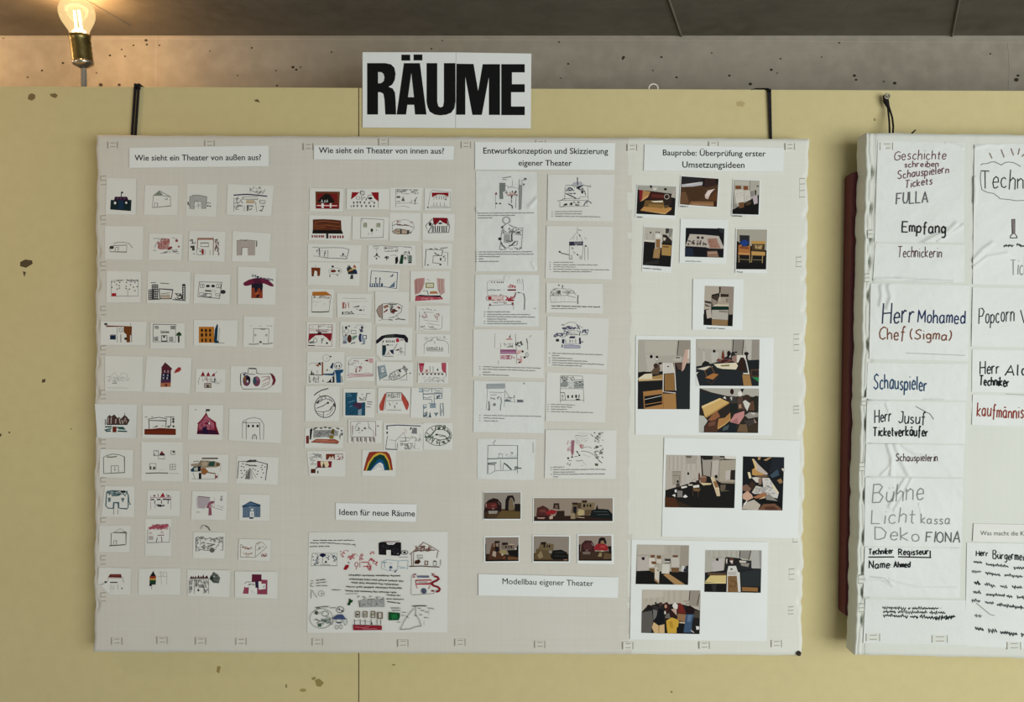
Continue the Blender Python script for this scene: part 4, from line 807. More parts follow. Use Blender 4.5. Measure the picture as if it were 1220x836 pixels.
(C(505), '680,-70 1200,-60 1190,295 680,290', 'drawing of a framed stage in thin brown lines above a row of hooked figures',
 "L#6a4a48 7 715,-38 880,-45 1100,-40 1105,180;715,-38 720,200|L#6a4a48 6 740,20 745,180;755,20 745,180;1060,90 1075,195;1100,40 1100,190|L#6a4a48 8 720,200 900,198 1080,202|I#54403e 17 205,265: 740 815 870 940 1010 1065|I#54403e 10 210,285: 760 835 890 960 1030 1085|Lk6 780,80 800,30 840,-20 870,-20;985,-30 1000,60 1045,92|Lk9 835,40 850,100;795,100 840,95|Ek 935,65,16,15|E#5a4a48 893,98,10,12|Lk8 830,70 860,65;845,130 860,130|Lg4 980,80 1000,40 1030,75|E#7a4a58 1135,30,16,10"),
(E_(505), '90,-15 700,0 690,410 95,400', 'drawing with a thick navy roof bar over a sketched hall and tower',
 "L#26284a 15 130,28 300,15 450,22 660,30|L#26284a 17 145,30 138,65;145,118 142,152|Ek 145,75,11,12 145,130,13,16|L#2c3448 9 152,180 140,240 122,382 300,388 305,290|L#2c3448 13 130,386 300,390|Lg6 180,242 280,252 400,130|Lg6 270,252 275,380;340,260 480,258 482,208 340,212|L#4a4a4a 9 340,262 440,262;425,190 430,255|L#b29a8a 8 395,80 440,95 430,140;400,120 420,190|Pk 488,82 510,45 527,58 505,88|P#74767a 515,145 550,55 600,60 602,150|Lg8 535,60 525,140;580,55 590,150|Sg8 340,285,390,330,8|Sg7 410,290,560,385,22|Sg7 500,190,650,270,12|Lg6 580,200 600,255|Ll5 570,270 570,380 650,375;650,150 655,270"),
(E_(505), '700,-20 1150,-20 1145,395 700,390', 'dark green pen drawing of an oval ball made of panels',
 "O#3c4e40 9 930,175,202,155|L#22382a 17 893,28 885,90 805,185|L#22382a 10 900,85 1000,85 1060,110 1108,170 1060,228 960,245 850,215 800,185|L#22382a 15 1060,85 1105,140 1110,185;720,200 800,190 850,220|L#2c3c30 10 880,165 960,165 1045,185|Ek 905,162,22,14|L#2c3c30 8 940,185 1050,190|L#22382a 11 955,250 945,330;870,230 820,300;1110,195 1060,250;745,130 800,170;820,60 850,100;920,25 930,85;1000,40 1005,80|S#22382a 11 900,20,1040,85,14|S#22382a 9 890,245,940,300,8;975,260,1050,295,8;1040,200,1120,270,8|S#3c4e40 9 740,180,850,260,10"),
(C(505), '45,410 640,415 635,805 85,800', 'drawing of little red-brown stages like comic panels on a mostly white sheet',
 "Sg7 90,455,270,540,22|Lg6 85,465 110,460|R#6c3022 340,462,475,546|P#d0c4b4 368,545 400,492 420,520 445,488 470,545|L#6c3022 9 345,462 600,460|Lg6 595,460 595,540 490,545|S#8a2838 14 520,490,600,545,8|P#781a28 205,565 430,570 420,665 205,665|P#d8caa8 258,570 370,570 385,625 365,662 270,658 255,612|P#3a2c18 290,620 310,600 325,660 285,660|L#3a2c18 6 300,570 300,600|Lk9 200,665 335,666|P#4a2618 108,690 180,685 178,752 108,752|L#3a1c14 7 108,720 178,715|Lk12 180,685 208,655|E#50504e 215,735,11,22|Lg6 95,560 180,555;100,620 200,605|Sl5 95,560,190,630,6"),
(C(505), '895,395 1415,400 1405,800 890,790', 'bright rainbow drawing of red, yellow, green and blue arches',
 "P#8a3424 912,716 960,530 1000,430 1080,420 1270,425 1310,460 1340,540 1365,706|P#c6a63e 942,716 985,590 1060,485 1120,445 1180,438 1250,462 1300,550 1335,706|P#0e3832 962,716 1010,600 1080,505 1165,462 1230,482 1285,570 1318,706|P#0f507e 1015,714 1070,630 1130,550 1165,532 1215,562 1250,650 1258,706|P#10386a 1010,716 1060,660 1050,640|Pw 1028,716 1100,632 1150,592 1180,590 1212,620 1232,706|L#8c8e94 7 1050,712 1100,650 1150,615 1190,640 1205,705;1085,700 1130,650 1155,640 1180,670"),
]
for win, quad, lab, ops in COL2:
    o = sheet('drawing', win, quad, ops)
    tag(o, lab, 'drawing', 'drawings of theatres from inside')

# the big sheet of ideas under the column
o = sheet('poster', C(630), '75,50 2205,40 2200,1580 50,1590',
"Wk12 140,175 770,172|Wk14 95,215 400,212|Wk14 400,215 790,240|Wk14 90,268 400,265|Lk8 785,240 785,270|"
"Lg7 130,372 512,372 508,562 108,562 130,372|E#10163a 290,400,50,26|P#10163a 250,405 330,405 290,438|S#3a4858 8 135,380,235,550,16|S#3a4858 8 340,395,500,500,14|Lg7 290,440 280,520 320,530;250,545 400,545|E#3a4050 338,505,16,18|"
"S#a04a52 8 560,330,640,440,10|S#a04a52 8 620,320,680,345,6|S#a04a52 11 670,375,735,480,10|S#a04a52 8 740,380,820,460,9|S#a04a52 10 850,370,910,480,12|S#a04a52 10 1020,345,1080,405,8|S#9a3a44 11 970,450,1110,500,12;1060,500,1125,560,8|L#9a2a34 12 880,510 1000,510;910,575 1000,575|S#9a2a34 11 960,520,1030,640,14|O#9a4a50 9 808,545,24,35|L#9a4a50 8 805,580 805,620;860,500 860,590|P#94161e 608,622 640,552 690,548 688,580 650,628|E#4a4a40 690,515,14,9|"
"P#141316 1147,215 1190,198 1490,205 1492,380 1460,412 1150,392|S#2c2a30 8 1160,230,1470,380,20|Pw 1260,207 1412,207 1372,240 1292,240|Lg8 1292,225 1370,225|L#8a6a6a 5 1230,170 1230,195 1460,190 1460,165|Rw 1265,322,1332,402|Lg5 1300,340 1300,390|Lw6 1430,385 1450,370|O#3c3c3e 9 1545,360,52,30|Ek 1545,360,22,16|Lk8 1495,350 1450,345|Lg7 1460,430 1600,430|"
"L#86a0ae 7 1190,600 1200,500 1280,470 1450,490 1435,630 1300,640 1190,610;1450,490 1600,480 1590,620;1440,570 1580,600|L#3c5c7c 9 1205,515 1270,510|P#1c3c6c 1305,600 1335,560 1365,600|L#1c3c6c 8 1335,600 1320,640|P#1c2c5c 1378,665 1430,622 1410,660|L#7a94a4 7 1310,520 1360,530;1470,600 1540,600;1240,500 1240,600|"
"L#6a4a40 10 1625,390 1700,330 1835,205 1960,270 2075,345|L#6a4a40 8 1650,380 1655,570;1685,360 1680,560|L#6a4a40 9 2055,350 2040,440|S#6a4a40 10 1720,260,1960,330,30|L#4a2c24 12 1690,350 1760,330 1800,340 1850,330 1900,340 1950,325 2010,325|P#3c1c0e 1700,535 1705,490 1770,465 1792,500 1760,535|Bg7 1740,402 1820,450|Lg7 1760,428 1800,428|B#5a3a2c 10 1858,492 1900,550|L#4a221c 14 1615,575 1800,568 1940,578 2080,582|E#2c2420 2010,495,24,10|Og7 2010,530,26,34|Lg9 2098,470 2095,560|"
"L#8a8486 7 1650,720 1645,1000 1670,1012 1990,990 2040,930|L#983a40 19 1720,788 1955,782 1945,840 1720,845 1720,788|Lg8 1750,815 1900,812|L#983a40 9 1720,850 1740,910;1940,870 1910,920|R#646a80 1740,715,1920,745|S#8a3a44 12 1670,690,1720,740,6;1950,685,2010,740,7|L#2a2c44 8 1800,740 1920,735|L#74141c 30 1995,725 2050,735 2068,765 2040,790 1980,815 1960,840 1990,870 2060,890 2085,920 2070,950 2030,965|E#525a6c 1840,950,42,44|L#2c3050 9 1820,910 1840,980;1860,920 1870,985|R#6c141c 1955,938,1998,960|"
"Wk17 690,708 1490,718|Wk17 700,768 1530,800|Wk17 730,822 1470,855|Wk17 650,885 1500,908|Wk17 640,948 1420,975|Wk16 1270,1012 1480,1022|Wk15 1265,1072 1535,1080|Wk12 1280,1115 1480,1138|Lg7 640,995 830,990|"
"Lg9 110,795 150,795|Wk11 190,790 330,772|Lg8 110,830 150,828|Wg12 190,830 355,812|Lg9 110,835 110,882 150,882|Wg13 185,872 365,870|Lg9 115,930 112,1062|Lg8 130,940 160,990 205,1050|Og6 268,990,46,40|Eg 278,990,9,12|Wg11 430,932 570,938|"
"P#0c3a18 665,1165 692,1115 695,1068 715,1068 725,1092 757,1090 742,1120 718,1132 705,1172|P#9ea2a0 868,1092 1235,1075 1240,1190 865,1202|S#767878 10 830,1030,1235,1085,14;880,1100,1235,1190,18|L#5a5454 11 845,1095 860,1200|"
"Og7 272,1372,178,152|Lk9 180,1205 250,1195;190,1215 260,1210|Wk14 260,1195 395,1185|Lg10 400,1210 490,1208|E#44504a 195,1285,27,30|S#4c6058 9 150,1370,400,1470,22|O#4c6058 9 330,1300,50,40|O#4c6058 8 375,1390,30,40|Lg8 265,1275 235,1300|R#3c5a48 220,1452,270,1498|"
"O#4a4a50 9 560,1238,56,46|Ek 545,1232,15,12 590,1256,16,12|P#3c4c72 440,1368 520,1312 600,1312 645,1382 600,1386 460,1386|L#26304e 8 450,1370 520,1330;620,1350 650,1385|O#5c5c60 8 540,1410,50,36|L#26304e 12 500,1432 580,1432|O#5c5c60 7 430,1412,22,52;638,1420,24,52|O#5c5c60 7 505,1505,24,28;570,1500,22,30|"
"B#6a5c4c 13 798,1268,856,1352 912,1268,970,1352 1035,1265,1090,1362 1142,1282,1200,1370 1130,1282 1205,1372|Ek 824,1312,15,15|E#8a8a70 1060,1310,14,20 940,1315,14,20|P#861e2c 755,1468 1197,1480 1195,1548 760,1552|L#c08088 6 780,1500 900,1510 1000,1498;900,1530 1120,1528|Ik9 1385,1466: 780 865 942 1035 1125 1180|Lg4 780,1410 860,1405 1020,1425|E#241418 1040,1450,11,20|"
"P#0f4a26 1302,1275 1475,1287 1472,1345 1455,1395 1300,1400|P#1c6a38 1340,1310 1420,1300 1440,1370 1350,1380|Wg11 1335,1212 1490,1214|Wg11 1355,1250 1490,1250|Wg9 1505,1282 1570,1278;1500,1328 1550,1325;1430,1428 1480,1430|"
"Lg9 1480,1540 1530,1430 1600,1320 1690,1215|Lg9 1715,1190 1718,1310 1770,1390 1800,1482|Lg9 1480,1542 1640,1532 1700,1505 1805,1485|Lk14 1665,1185 1760,1178 1880,1180|Lk11 1575,1340 1605,1360;1700,1325 1730,1330|Wg14 1900,1212 1995,1225|Wg10 1750,1218 1795,1216;1795,1252 1860,1250;1862,1278 1915,1274;1772,1318 1820,1314;1845,1360 1915,1360|Ll5 1930,1230 1920,1320;1850,1400 1850,1480|",
 seed=41)
tag(o, 'large white poster of mixed drawings and handwriting below the heading about new rooms', 'poster')
# ------------------------------------------------------------------ column 3: printed design sheets
def K3(y): return (560, y, 12.67)
def G3(y): return (645, y, 12.67)
def bl(c, *rows):
    """typed bullet lines of a design sheet"""
    return '|'.join('W#73736f 11 ' + ' '.join(map(str, r)) + ('|E#6a6a68 %g,%g,7,7' % (c, r[1]) if len(r) == 4 else '') for r in rows)
SHEETS = [
(K3(200), '88,45 1012,60 1015,1560 90,1560', 'tall design sheet with two drawings, a tower scene above a ring-topped house', True,
 "Lg12 490,148 555,142 620,130|Lg11 490,172 555,178|P#747a76 445,225 535,225 530,345 497,365 502,468 447,468|S#5a605c 7 450,230,525,340,16|Pw 478,350 500,345 522,380 485,372|Ek 488,335,9,16|Lg6 535,270 560,265|Lg9 570,270 575,295 640,285|Lg6 640,290 735,310|Lg4 640,180 640,270|Lg6 740,170 738,630|Lg6 788,185 772,620|P#8a8e8a 742,255 786,255 765,632 735,632|Ll5 745,200 785,200;745,230 785,230;745,180 800,180|Lg8 795,180 830,190|E#5a605c 835,165,22,16 812,250,11,18|E#6e3436 396,388,11,20|Lg4 386,410 386,610|Ek 400,536,13,11 455,536,16,11|E#8a3a44 385,392,7,10|S#a2706a 8 550,360,660,420,12|Lg7 540,330 560,400;520,360 600,420|Lk17 632,405 628,462|L#5a5a58 9 628,470 625,530|Lk14 578,542 635,568 640,612|Lg6 700,400 690,605|Ek 692,358,12,16 640,355,9,12|S#6a2c30 10 660,370,715,415,7|"
 + bl(128, (140,683,965,678), (140,718,680,716), (140,755,335,753)) +
 "|O#8c8c8a 17 550,790,54,50|Lg11 545,845 490,888;590,855 640,885 705,897|Lg7 490,905 475,1000 465,1110 450,1235|E#2a2a2a 488,893,18,13|Ek 452,1070,25,22|Lg9 480,990 560,980 650,990;650,905 655,980|Lg6 660,910 800,905 785,1100 775,1220|Lk17 632,990 632,1110|R#9a9c9a 520,1000,605,1110|L#3a3a3a 15 470,1120 490,1170 535,1205|L#3a3a3a 18 590,1175 630,1165 690,1105|Lg8 640,1170 710,1165 720,1100 680,1120|S#4a4a4a 7 500,910,650,985,12|S#4a4a4a 8 670,920,780,1010,14|Sk7 500,1090,680,1130,6|Sg6 460,1190,780,1235,16|"
 + bl(95, (135,1268,940,1265), (135,1303,960,1302), (135,1338,450,1338), (135,1375,200,1373), (135,1412,440,1410))),
(G3(200), '100,100 1105,100 1080,810 90,800', 'design sheet with a domed ship-like palace under a spire, palm at its side', True,
 "P#aaacb2 450,262 490,215 600,205 640,262|L#2c2c38 15 545,140 545,260|L#3a3a4c 9 360,268 420,262 560,275 640,262 742,280|P#2a2a3a 520,290 600,270 640,265 580,300 570,330 545,315|Lk7 360,290 352,480|Lg6 700,270 708,490|S#3a3a4c 9 365,285,540,345,18|Sk9 540,300,640,350,8|L#2a2a3a 16 370,385 440,418 525,458|E#1e1e2c 618,370,17,17|Lk10 655,352 668,410;640,350 660,345|Lg7 585,440 700,430;585,435 580,462 470,468|Lg7 360,465 460,458|S#3a3a4c 8 370,400,520,380,6|L#3a3a4c 9 245,500 300,490 345,460|Lg7 300,490 700,488|Lg7 280,515 280,588 400,580 720,575|Pk 340,545 385,532 395,560 350,570|Ek 455,542,15,24|L#4a4a5a 10 430,560 440,530;320,585 350,560|Sg8 485,508,595,530,9|Sk9 515,548,600,568,7|L#4a4a5a 13 640,572 665,520 695,498 730,510 760,535|Lg8 690,500 690,545|Lg5 742,255 745,300|"
 + bl(165, (205,660,612,656), (205,695,610,692), (205,728,885,738))),
(G3(265), '80,50 1080,60 1065,860 60,840', 'design sheet with a pointed circus roof over a dark band and a long horn', True,
 "L#5a5c54 9 538,112 605,116|Lg5 545,60 542,145|Lg5 542,145 430,265;542,145 625,280;540,200 538,270;500,210 480,260|E#5a5a58 580,195,12,13|P#332f42 420,288 632,284 626,345 420,350|P#6e6c74 490,292 610,290 612,330 500,335|E#c4c6c6 525,350,18,16|P#8a8c92 450,368 490,385 470,412|Lg6 425,350 420,555;630,345 615,555|Lg10 480,440 512,465;530,472 560,492|E#4a4a4a 548,488,12,12|L#5a5c58 15 275,440 310,465 420,488|Ek 275,442,14,14|P#9a9e98 420,500 465,490 468,558 420,558|Rw 432,500,450,540|Lg6 655,372 655,570;702,372 705,560|Pk 648,364 670,336 692,364|P#b0b2ae 575,500 620,500 620,558 575,558|L#a0a4a0 6 640,235 700,245;660,215 670,260|"
 + bl(132, (180,600,480,600), (180,636,850,642), (180,668,520,672), (180,704,1025,716), (180,740,755,743,0))),
(K3(320), '80,85 1045,95 1035,873 65,870', 'design sheet with a red-inked stage machine and a grey pipe', True,
 "L#8a7a78 5 260,200 262,390 290,400;262,210 300,180 520,175|I#3a1620 15 195,215: 330 368 410 440 470 500|Lg5 515,110 510,170|R#640c12 565,310,695,332|S#a24450 10 575,240,690,290,14|Lg8 712,160 720,200;745,150 750,195;790,155 800,200|Lg4 700,215 805,215 805,330|Sg5 270,312,520,332,16|P#98282c 270,420 318,420 318,470 275,470|O#8a4448 7 285,445,40,38|R#d2bebb 325,410,510,490|S#8a5e60 6 320,390,520,415,12;330,460,480,480,8;340,505,560,525,9|O#a0606a 7 530,450,40,36|S#9a3440 12 545,410,670,470,14|R#86202e 570,468,665,490|L#74141c 15 690,365 676,425|P#74242c 285,555 300,520 325,555|R#7a2a34 630,510,658,552|Lg6 300,556 480,545 650,540|Lg4 285,560 285,620;655,555 660,620|L#74726e 15 810,372 828,450 822,622|Lg6 690,362 735,355 810,375|E#4a4a48 738,362,14,9|Lg5 530,100 545,112;585,118 600,122|"
 + bl(222, (260,652,605,652), (260,688,910,694), (260,722,980,732), (260,760,550,762,0), (260,794,775,799), (260,828,860,830))),
(G3(325), '75,150 925,165 930,615 75,600', 'small design sheet with a pencil palace of arches and one long bold line', True,
 "Lg6 132,345 150,270 200,245 250,238 440,245 490,280 525,340|Lg6 132,345 145,445 330,438 540,440|Lg9 140,345 190,340|Lg8 190,345 390,340 520,372|I#a8a8a4 4 365,440: 180 205 230 300 345 420 470|Lg8 180,245 240,235;310,235 380,245|Sg7 150,260,300,340,18|E#5a5a58 268,285,26,22|Sg6 320,270,500,335,14|Lg5 320,275 440,280;330,300 440,310|L#3a3a38 12 555,335 548,400 552,468|Lg6 540,340 560,345;540,465 565,462|E#6a6a68 265,185,11,14 320,205,9,22|Lg8 180,245 230,235|W#3a3a3a 13 150,497,540,506|W#3a3a3a 14 540,506,885,515|" + bl(-99, (150,536,530,540))),
(K3(385), '50,85 1120,105 1110,830 45,800', 'design sheet with a pink and mauve striped stage among thin pillars', True,
 "L#8a8c86 7 378,150 372,370|Ll4 380,383 480,386|P#c4a09c 540,252 600,200 642,252|Ek 603,200,10,13|L#8a5a58 7 540,240 640,238|R#946280 455,395,695,462|L#6e3a5a 9 460,402 580,415 690,408|L#b08aa4 8 460,440 690,440|R#c6a4ae 455,480,600,542|S#8a4a5e 9 470,485,670,540,16|Lg6 685,160 700,400 702,610|Sk10 690,280,800,345,9|E#2c2c2a 700,325,16,14 770,280,16,10|S#c48e88 9 705,400,790,460,10|S#c48e88 8 720,500,790,600,10|E#2c2424 795,425,15,18 825,515,18,16|E#5a2c30 750,590,18,13|L#4a4e4c 13 855,232 868,300|Lg8 868,300 872,400|O#7a7c78 8 860,475,18,35|Lg6 895,210 925,182|Lg4 465,300 465,370;645,300 645,370;610,160 612,190|Sg5 520,290,650,365,9|Lg4 430,560 430,620|"
 + bl(150, (195,655,1068,678), (195,692,988,716), (195,738,308,740,0), (195,776,585,788))),
(G3(378), '90,-20 1020,20 985,785 75,735', 'design sheet with a dark blue ink house, loudspeakers and a lilac base', True,
 "Lg7 300,118 350,110 420,72 500,75 545,112 630,160|L#3a3a5a 10 310,100 340,125;530,110 570,150|S#44445e 10 315,135,580,178,34|S#44445e 9 340,190,410,275,16|Lg7 430,195 580,205;430,200 430,260 580,265|Sl6 440,200,570,260,8|L#3a3a56 12 590,205 575,275|P#28284c 418,315 440,285 512,285 505,315|S#4a4c66 9 195,235,325,298,18|Lg8 310,300 350,290 400,260|Ek 245,345,25,22|R#1c1c40 315,330,342,392|P#1c1c40 570,310 592,305 600,402 574,402|S#4c4e68 9 610,185,715,240,16|Lg7 615,265 690,262 700,240|L#8a8aa0 6 350,322 345,395 570,400|Lg7 365,335 375,380;420,340 440,345 430,385;470,340 475,380;520,330 520,385|P#a8a8b6 345,412 590,422 592,465 345,465|L#5c5c7c 8 345,420 470,415 590,438;345,460 590,462|L#4a4a60 14 318,410 315,455|Sg7 605,360,645,385,5|"
 + bl(125, (165,540,920,565), (165,575,268,578,0), (165,610,470,624), (165,646,695,664), (165,682,945,712), (165,718,612,734,0))),
(K3(450), '60,40 1130,60 1115,835 50,815', 'design sheet with a grey flat-roofed hall and a ramp at its right', True,
 "P#9ea4a8 245,90 530,82 535,158 250,165|L#7c8286 9 250,160 530,156;260,100 500,115 530,105|L#6a6e70 9 252,100 252,165|Lg6 262,170 255,350 245,480;525,180 528,300 515,440|Lg7 290,215 510,222|Lg7 528,190 600,298 672,300|L#3a3e40 11 672,262 665,300|Lg7 660,310 682,370 640,360|P#6a7278 520,335 560,320 600,335 640,362 520,358|S#74787c 8 540,295,630,330,7|R#787c80 712,330,806,370|S#4a4e50 8 715,332,800,368,8|L#7a7e80 9 310,258 405,252|Sg8 315,295,390,325,8|Sg10 410,280,440,330,5|L#6a6e70 12 465,290 475,360 462,420 460,492|E#8e9494 370,402,22,24|Sg6 350,380,390,425,6|L#6a6e70 13 285,350 285,490;275,370 300,380|L#8a8e90 7 275,400 300,400 300,480|E#707476 285,480,18,12|E#5a5a58 815,85,8,12|"
 + bl(150, (205,565,1075,582), (205,605,528,612), (205,648,422,654))),
(G3(440), '80,40 990,75 960,800 65,780', 'design sheet with a boxed two-storey interior, four dark figures below', True,
 "P#8a908e 290,215 340,165 405,185 402,250 370,270 292,262|P#a0a4a2 492,230 630,220 630,282 492,285|Lg9 290,95 288,500|Lg7 290,95 460,92 620,100 632,240 642,490|Sg7 300,100,480,170,18|Sk8 300,110,330,200,5|S#5a605e 9 480,190,635,240,14|Lk11 490,190 635,180|Lg9 480,160 630,155;480,110 500,150|R#c2c6c4 415,180,490,280|L#6a6e6c 7 415,270 460,275|L#6a6e6c 6 500,250 630,245;500,270 630,268|Lg6 290,288 630,292|L#5a5e5c 12 290,350 350,350|Lg7 350,350 365,460 290,465|E#6a6e6c 320,398,11,11|Lg6 320,405 320,470|E#2a2c2a 405,410,13,26 468,408,12,24 525,405,14,27|L#3a3c3a 13 572,380 568,430|P#2a2c2a 515,460 530,440 580,445 582,465|Lg6 290,465 640,465|"
 + bl(102, (145,526,505,537), (145,562,465,570), (145,598,385,603), (145,634,778,652))),
(K3(510), '115,160 990,165 965,785 110,765', 'design sheet with a clean line drawing of hall, stair and bar counter', True,
 "L#44484a 8 270,258 500,258 718,262 716,680|L#44484a 8 270,258 262,690|L#3a3e40 13 258,462 410,458|L#5a6266 17 410,455 710,452|Lg9 345,225 388,180;358,230 365,250|L#5c6062 21 262,530 400,522|L#4c5052 13 262,545 380,550|L#6a6e70 7 275,560 278,690 300,690 385,640 716,632|Lg7 375,550 375,650|L#a0a4a4 17 462,480 465,630|L#3a3e40 21 510,525 560,560 625,625|Lg7 500,540 500,630|L#4a4e50 18 670,590 715,580;670,620 715,600 775,605|L#4a4e50 14 560,545 565,580|Sg7 430,375,490,395,6|Lg6 435,395 435,440;490,390 490,440|L#9aa8a8 8 550,420 700,425 710,400|Sg8 610,360,650,405,6|Sl7 545,385,570,415,4|L#9a9c9a 12 952,210 955,370"),
(G3(508), '65,50 1135,55 1120,790 50,780', 'design sheet with pink columns and a sketched scene full of thin lines', True,
 "P#9c6c78 450,208 502,205 495,300 490,400 465,455 445,380|S#b08c92 9 385,212,440,375,16|L#6a4a54 7 470,210 465,400|P#c49a98 568,275 600,265 632,290 622,325 588,325|Lg7 630,312 700,305 765,322|Lg7 510,155 530,132 600,142 695,138|Ll6 520,172 720,180;550,100 740,105 790,150|Sl6 520,190,800,270,10|L#3a3a3a 11 540,380 585,442|Ek 540,380,12,12 575,435,14,12 405,478,16,14 465,460,14,13|Lg9 500,455 550,450|Lg9 520,515 560,520 625,508;410,515 460,512|Lg9 600,375 640,370 720,385 800,430 850,490 910,545|Ll6 630,420 740,460;620,530 680,580|Lk9 865,515 920,550|L#3a3a3a 9 750,120 780,150|Sg7 800,85,940,240,18|S#4a4a4a 8 800,290,930,480,24|P#56503c 812,555 858,560 855,595 812,590|E#5a5a58 805,95,12,10 845,145,9,14|S#8a5a64 6 580,270,640,330,6|Ll6 600,590 640,588|Sl6 395,545,440,600,6|"
 + bl(150, (180,614,345,612), (180,650,970,646), (180,688,510,685,0), (180,722,960,715), (180,758,255,758,0))),
]
for win, quad, lab, g, ops in SHEETS:
    o = sheet('design_sheet', win, quad, ops, m=glossy_m if 'tall' in lab or 'hall' in lab or 'red' in lab else None,
              ridges=[([(631, 246), (639, 237)], 1.7, 0.0025), ([(634, 313), (637, 319)], 1.2, 0.0015), ([(567, 248), (571, 253)], 1.2, 0.002)] if 'tall' in lab else ())
    tag(o, lab, 'design sheet', 'printed design sheets')

# ------------------------------------------------------------------ photographs: quads of paper and picture in zoomed pixels
def corners(q):
    v = [float(t) for t in q.replace(',', ' ').split()]
    return list(zip(v[0::2], v[1::2]))
def photo(win, paper, pic, lab, ops, group, cap=''):
    o = sheet('photograph', win, paper, cap, m=bright_m)
    picture(win, pic, ops, o, o['_d'])
    tag(o, lab, 'photograph', group)
    return o
photo_ms = {}
def picture(win, pic, ops, parent, d):
    """the printed picture on a sheet: a thin part of it"""
    full = corners(pic)
    ox, oy, k = win
    mb = MB()
    ink = Ink(mb, win, d + 0.0001, RNG.randint(1, 9999), full)
    ink.gain = 1.03
    ink.run(ops)
    return mb.build('picture', parent)

gm = 'small photographs of model theatres'
photo((565, 580, 16.05), '172,88 903,84 898,632 172,632', '182,106 888,102 885,608 182,608', 'photograph of a dark red dome model, left of the long photograph',
 "F#918980|P#4a3826 182,440 885,400 885,608 182,608|P#241412 192,470 200,325 270,250 370,210 450,230 520,310 525,470|P#582420 215,400 260,310 400,290 440,330 440,400 330,425|P#7a3a34 320,340 420,330 400,370 330,375|P#6a5a50 440,270 470,290 500,340 480,340|P#918a80 268,455 450,452 430,510 280,512|P#a8807a 215,330 240,310 235,390 220,380|E#7a5a54 362,412,28,20|P#1c1412 588,445 600,240 640,165 740,158 778,235 765,310 730,210 690,205 662,280 655,450|P#74644c 665,300 690,220 730,215 740,300 772,430 662,452|P#1c1614 770,322 885,320 885,465 775,460|P#604e2e 520,455 870,470 870,590 420,600|P#24140e 182,590 885,598 885,608 182,608|P#3a2a1e 182,470 270,470 260,600 182,605", gm)
photo((630, 585, 11.09), '56,82 1122,82 1122,410 56,412', '68,90 1110,92 1108,395 68,395', 'long photograph of a row of model theatres, wider than those around it',
 "F#928577|P#2e1e18 68,335 1108,310 1108,395 68,395|P#4c2622 98,335 110,220 190,188 262,230 292,335|P#2a1614 110,330 130,320 270,330 250,350|P#6a3a34 150,240 220,240 230,280 140,280|P#a8887a 110,345 220,345 200,365 120,362|P#8c2428 222,275 300,240 385,265 335,305 240,312|P#c0a090 270,335 320,325 315,365 275,370|P#2a1c18 320,230 330,160 400,158 408,240|P#6a5548 345,180 385,180 385,230 345,230|P#2a1e16 345,335 380,258 472,258 472,340|P#6a5a44 548,360 580,150 645,160 655,350|P#2a1c18 570,150 650,150 640,180 575,175|P#15131a 585,205 632,200 625,300 590,285|P#7c6c52 690,250 690,150 875,150 862,250|P#4a3c2c 640,160 690,150 690,230 650,230|E#141210 732,190,15,24 775,190,10,20 815,190,13,22|P#2a2018 700,122 770,120 765,152 705,150|P#b0a074 640,290 672,238 732,250 735,280 722,315 660,325|P#5a4a34 735,250 830,240 830,310 740,320|P#12181a 808,345 830,250 920,232 1050,240 1106,300 1106,370 900,352|L#4a5450 7 860,270 1040,270;900,310 1060,305|P#1a1412 878,250 905,178 918,240|P#948468 555,365 560,290 600,285 615,365|L#c8b8a8 8 650,345 735,350", gm)
photo((570, 632, 17.4), '112,112 850,100 850,655 112,660', '142,140 832,135 832,625 145,635', 'photograph of a striped tower model before a fortress model',
 "F#8a7e74|P#33241a 145,480 832,500 832,625 145,635|P#6c3c28 400,520 560,530 560,590 360,590|P#4c3020 200,600 280,270 340,245 430,260 445,420 520,520 500,590|P#7a6450 300,270 340,260 345,330 300,340|P#94867c 365,265 405,265 410,330 375,325|P#1c1412 330,215 440,212 445,250 340,252|P#151216 335,335 410,335 425,410 370,460|P#74665c 470,260 745,280 742,392 480,385|P#241a16 488,245 615,245 600,290 500,300|E#100e0e 572,335,16,26 630,335,11,22 680,335,15,26|P#b4a088 620,270 745,280 742,300 620,292|P#94865e 420,440 470,392 570,402 592,480 500,505|P#14110f 590,405 832,395 832,545 640,505|P#6c4a30 620,535 832,560 832,605 600,605|P#120f0d 142,280 155,275 160,635 145,635|P#12100e 795,330 832,285 832,400 790,400|P#a8988a 285,520 300,420 370,435 360,545|P#d8d0c8 755,370 790,360 785,390 755,392|E#b0a090 495,490,24,30|P#1a0f0c 145,605 832,600 832,628 145,637", gm)
photo((560, 630, 6.42), '478,46 768,48 764,258 478,258', '487,55 758,58 755,248 486,247', 'photograph of a fortress model behind a dark low model',
 "F#8c8379|P#4a3a26 486,185 755,190 755,248 486,247|P#6c5c42 515,165 540,105 640,115 638,165|P#241a14 540,100 582,98 580,120 545,120|E#141010 568,131,7,12 591,132,5,9 607,132,6,10|P#5e4e34 490,230 508,150 600,165 625,230|P#8a7a5c 515,200 545,165 560,215 530,228|P#111210 615,215 632,163 700,158 742,180 752,235 640,235|L#3a3e38 4 650,180 720,180;645,205 735,208|P#8c6a54 715,232 745,230 745,243 715,243|P#1e1610 486,238 755,240 755,248 486,247", gm)
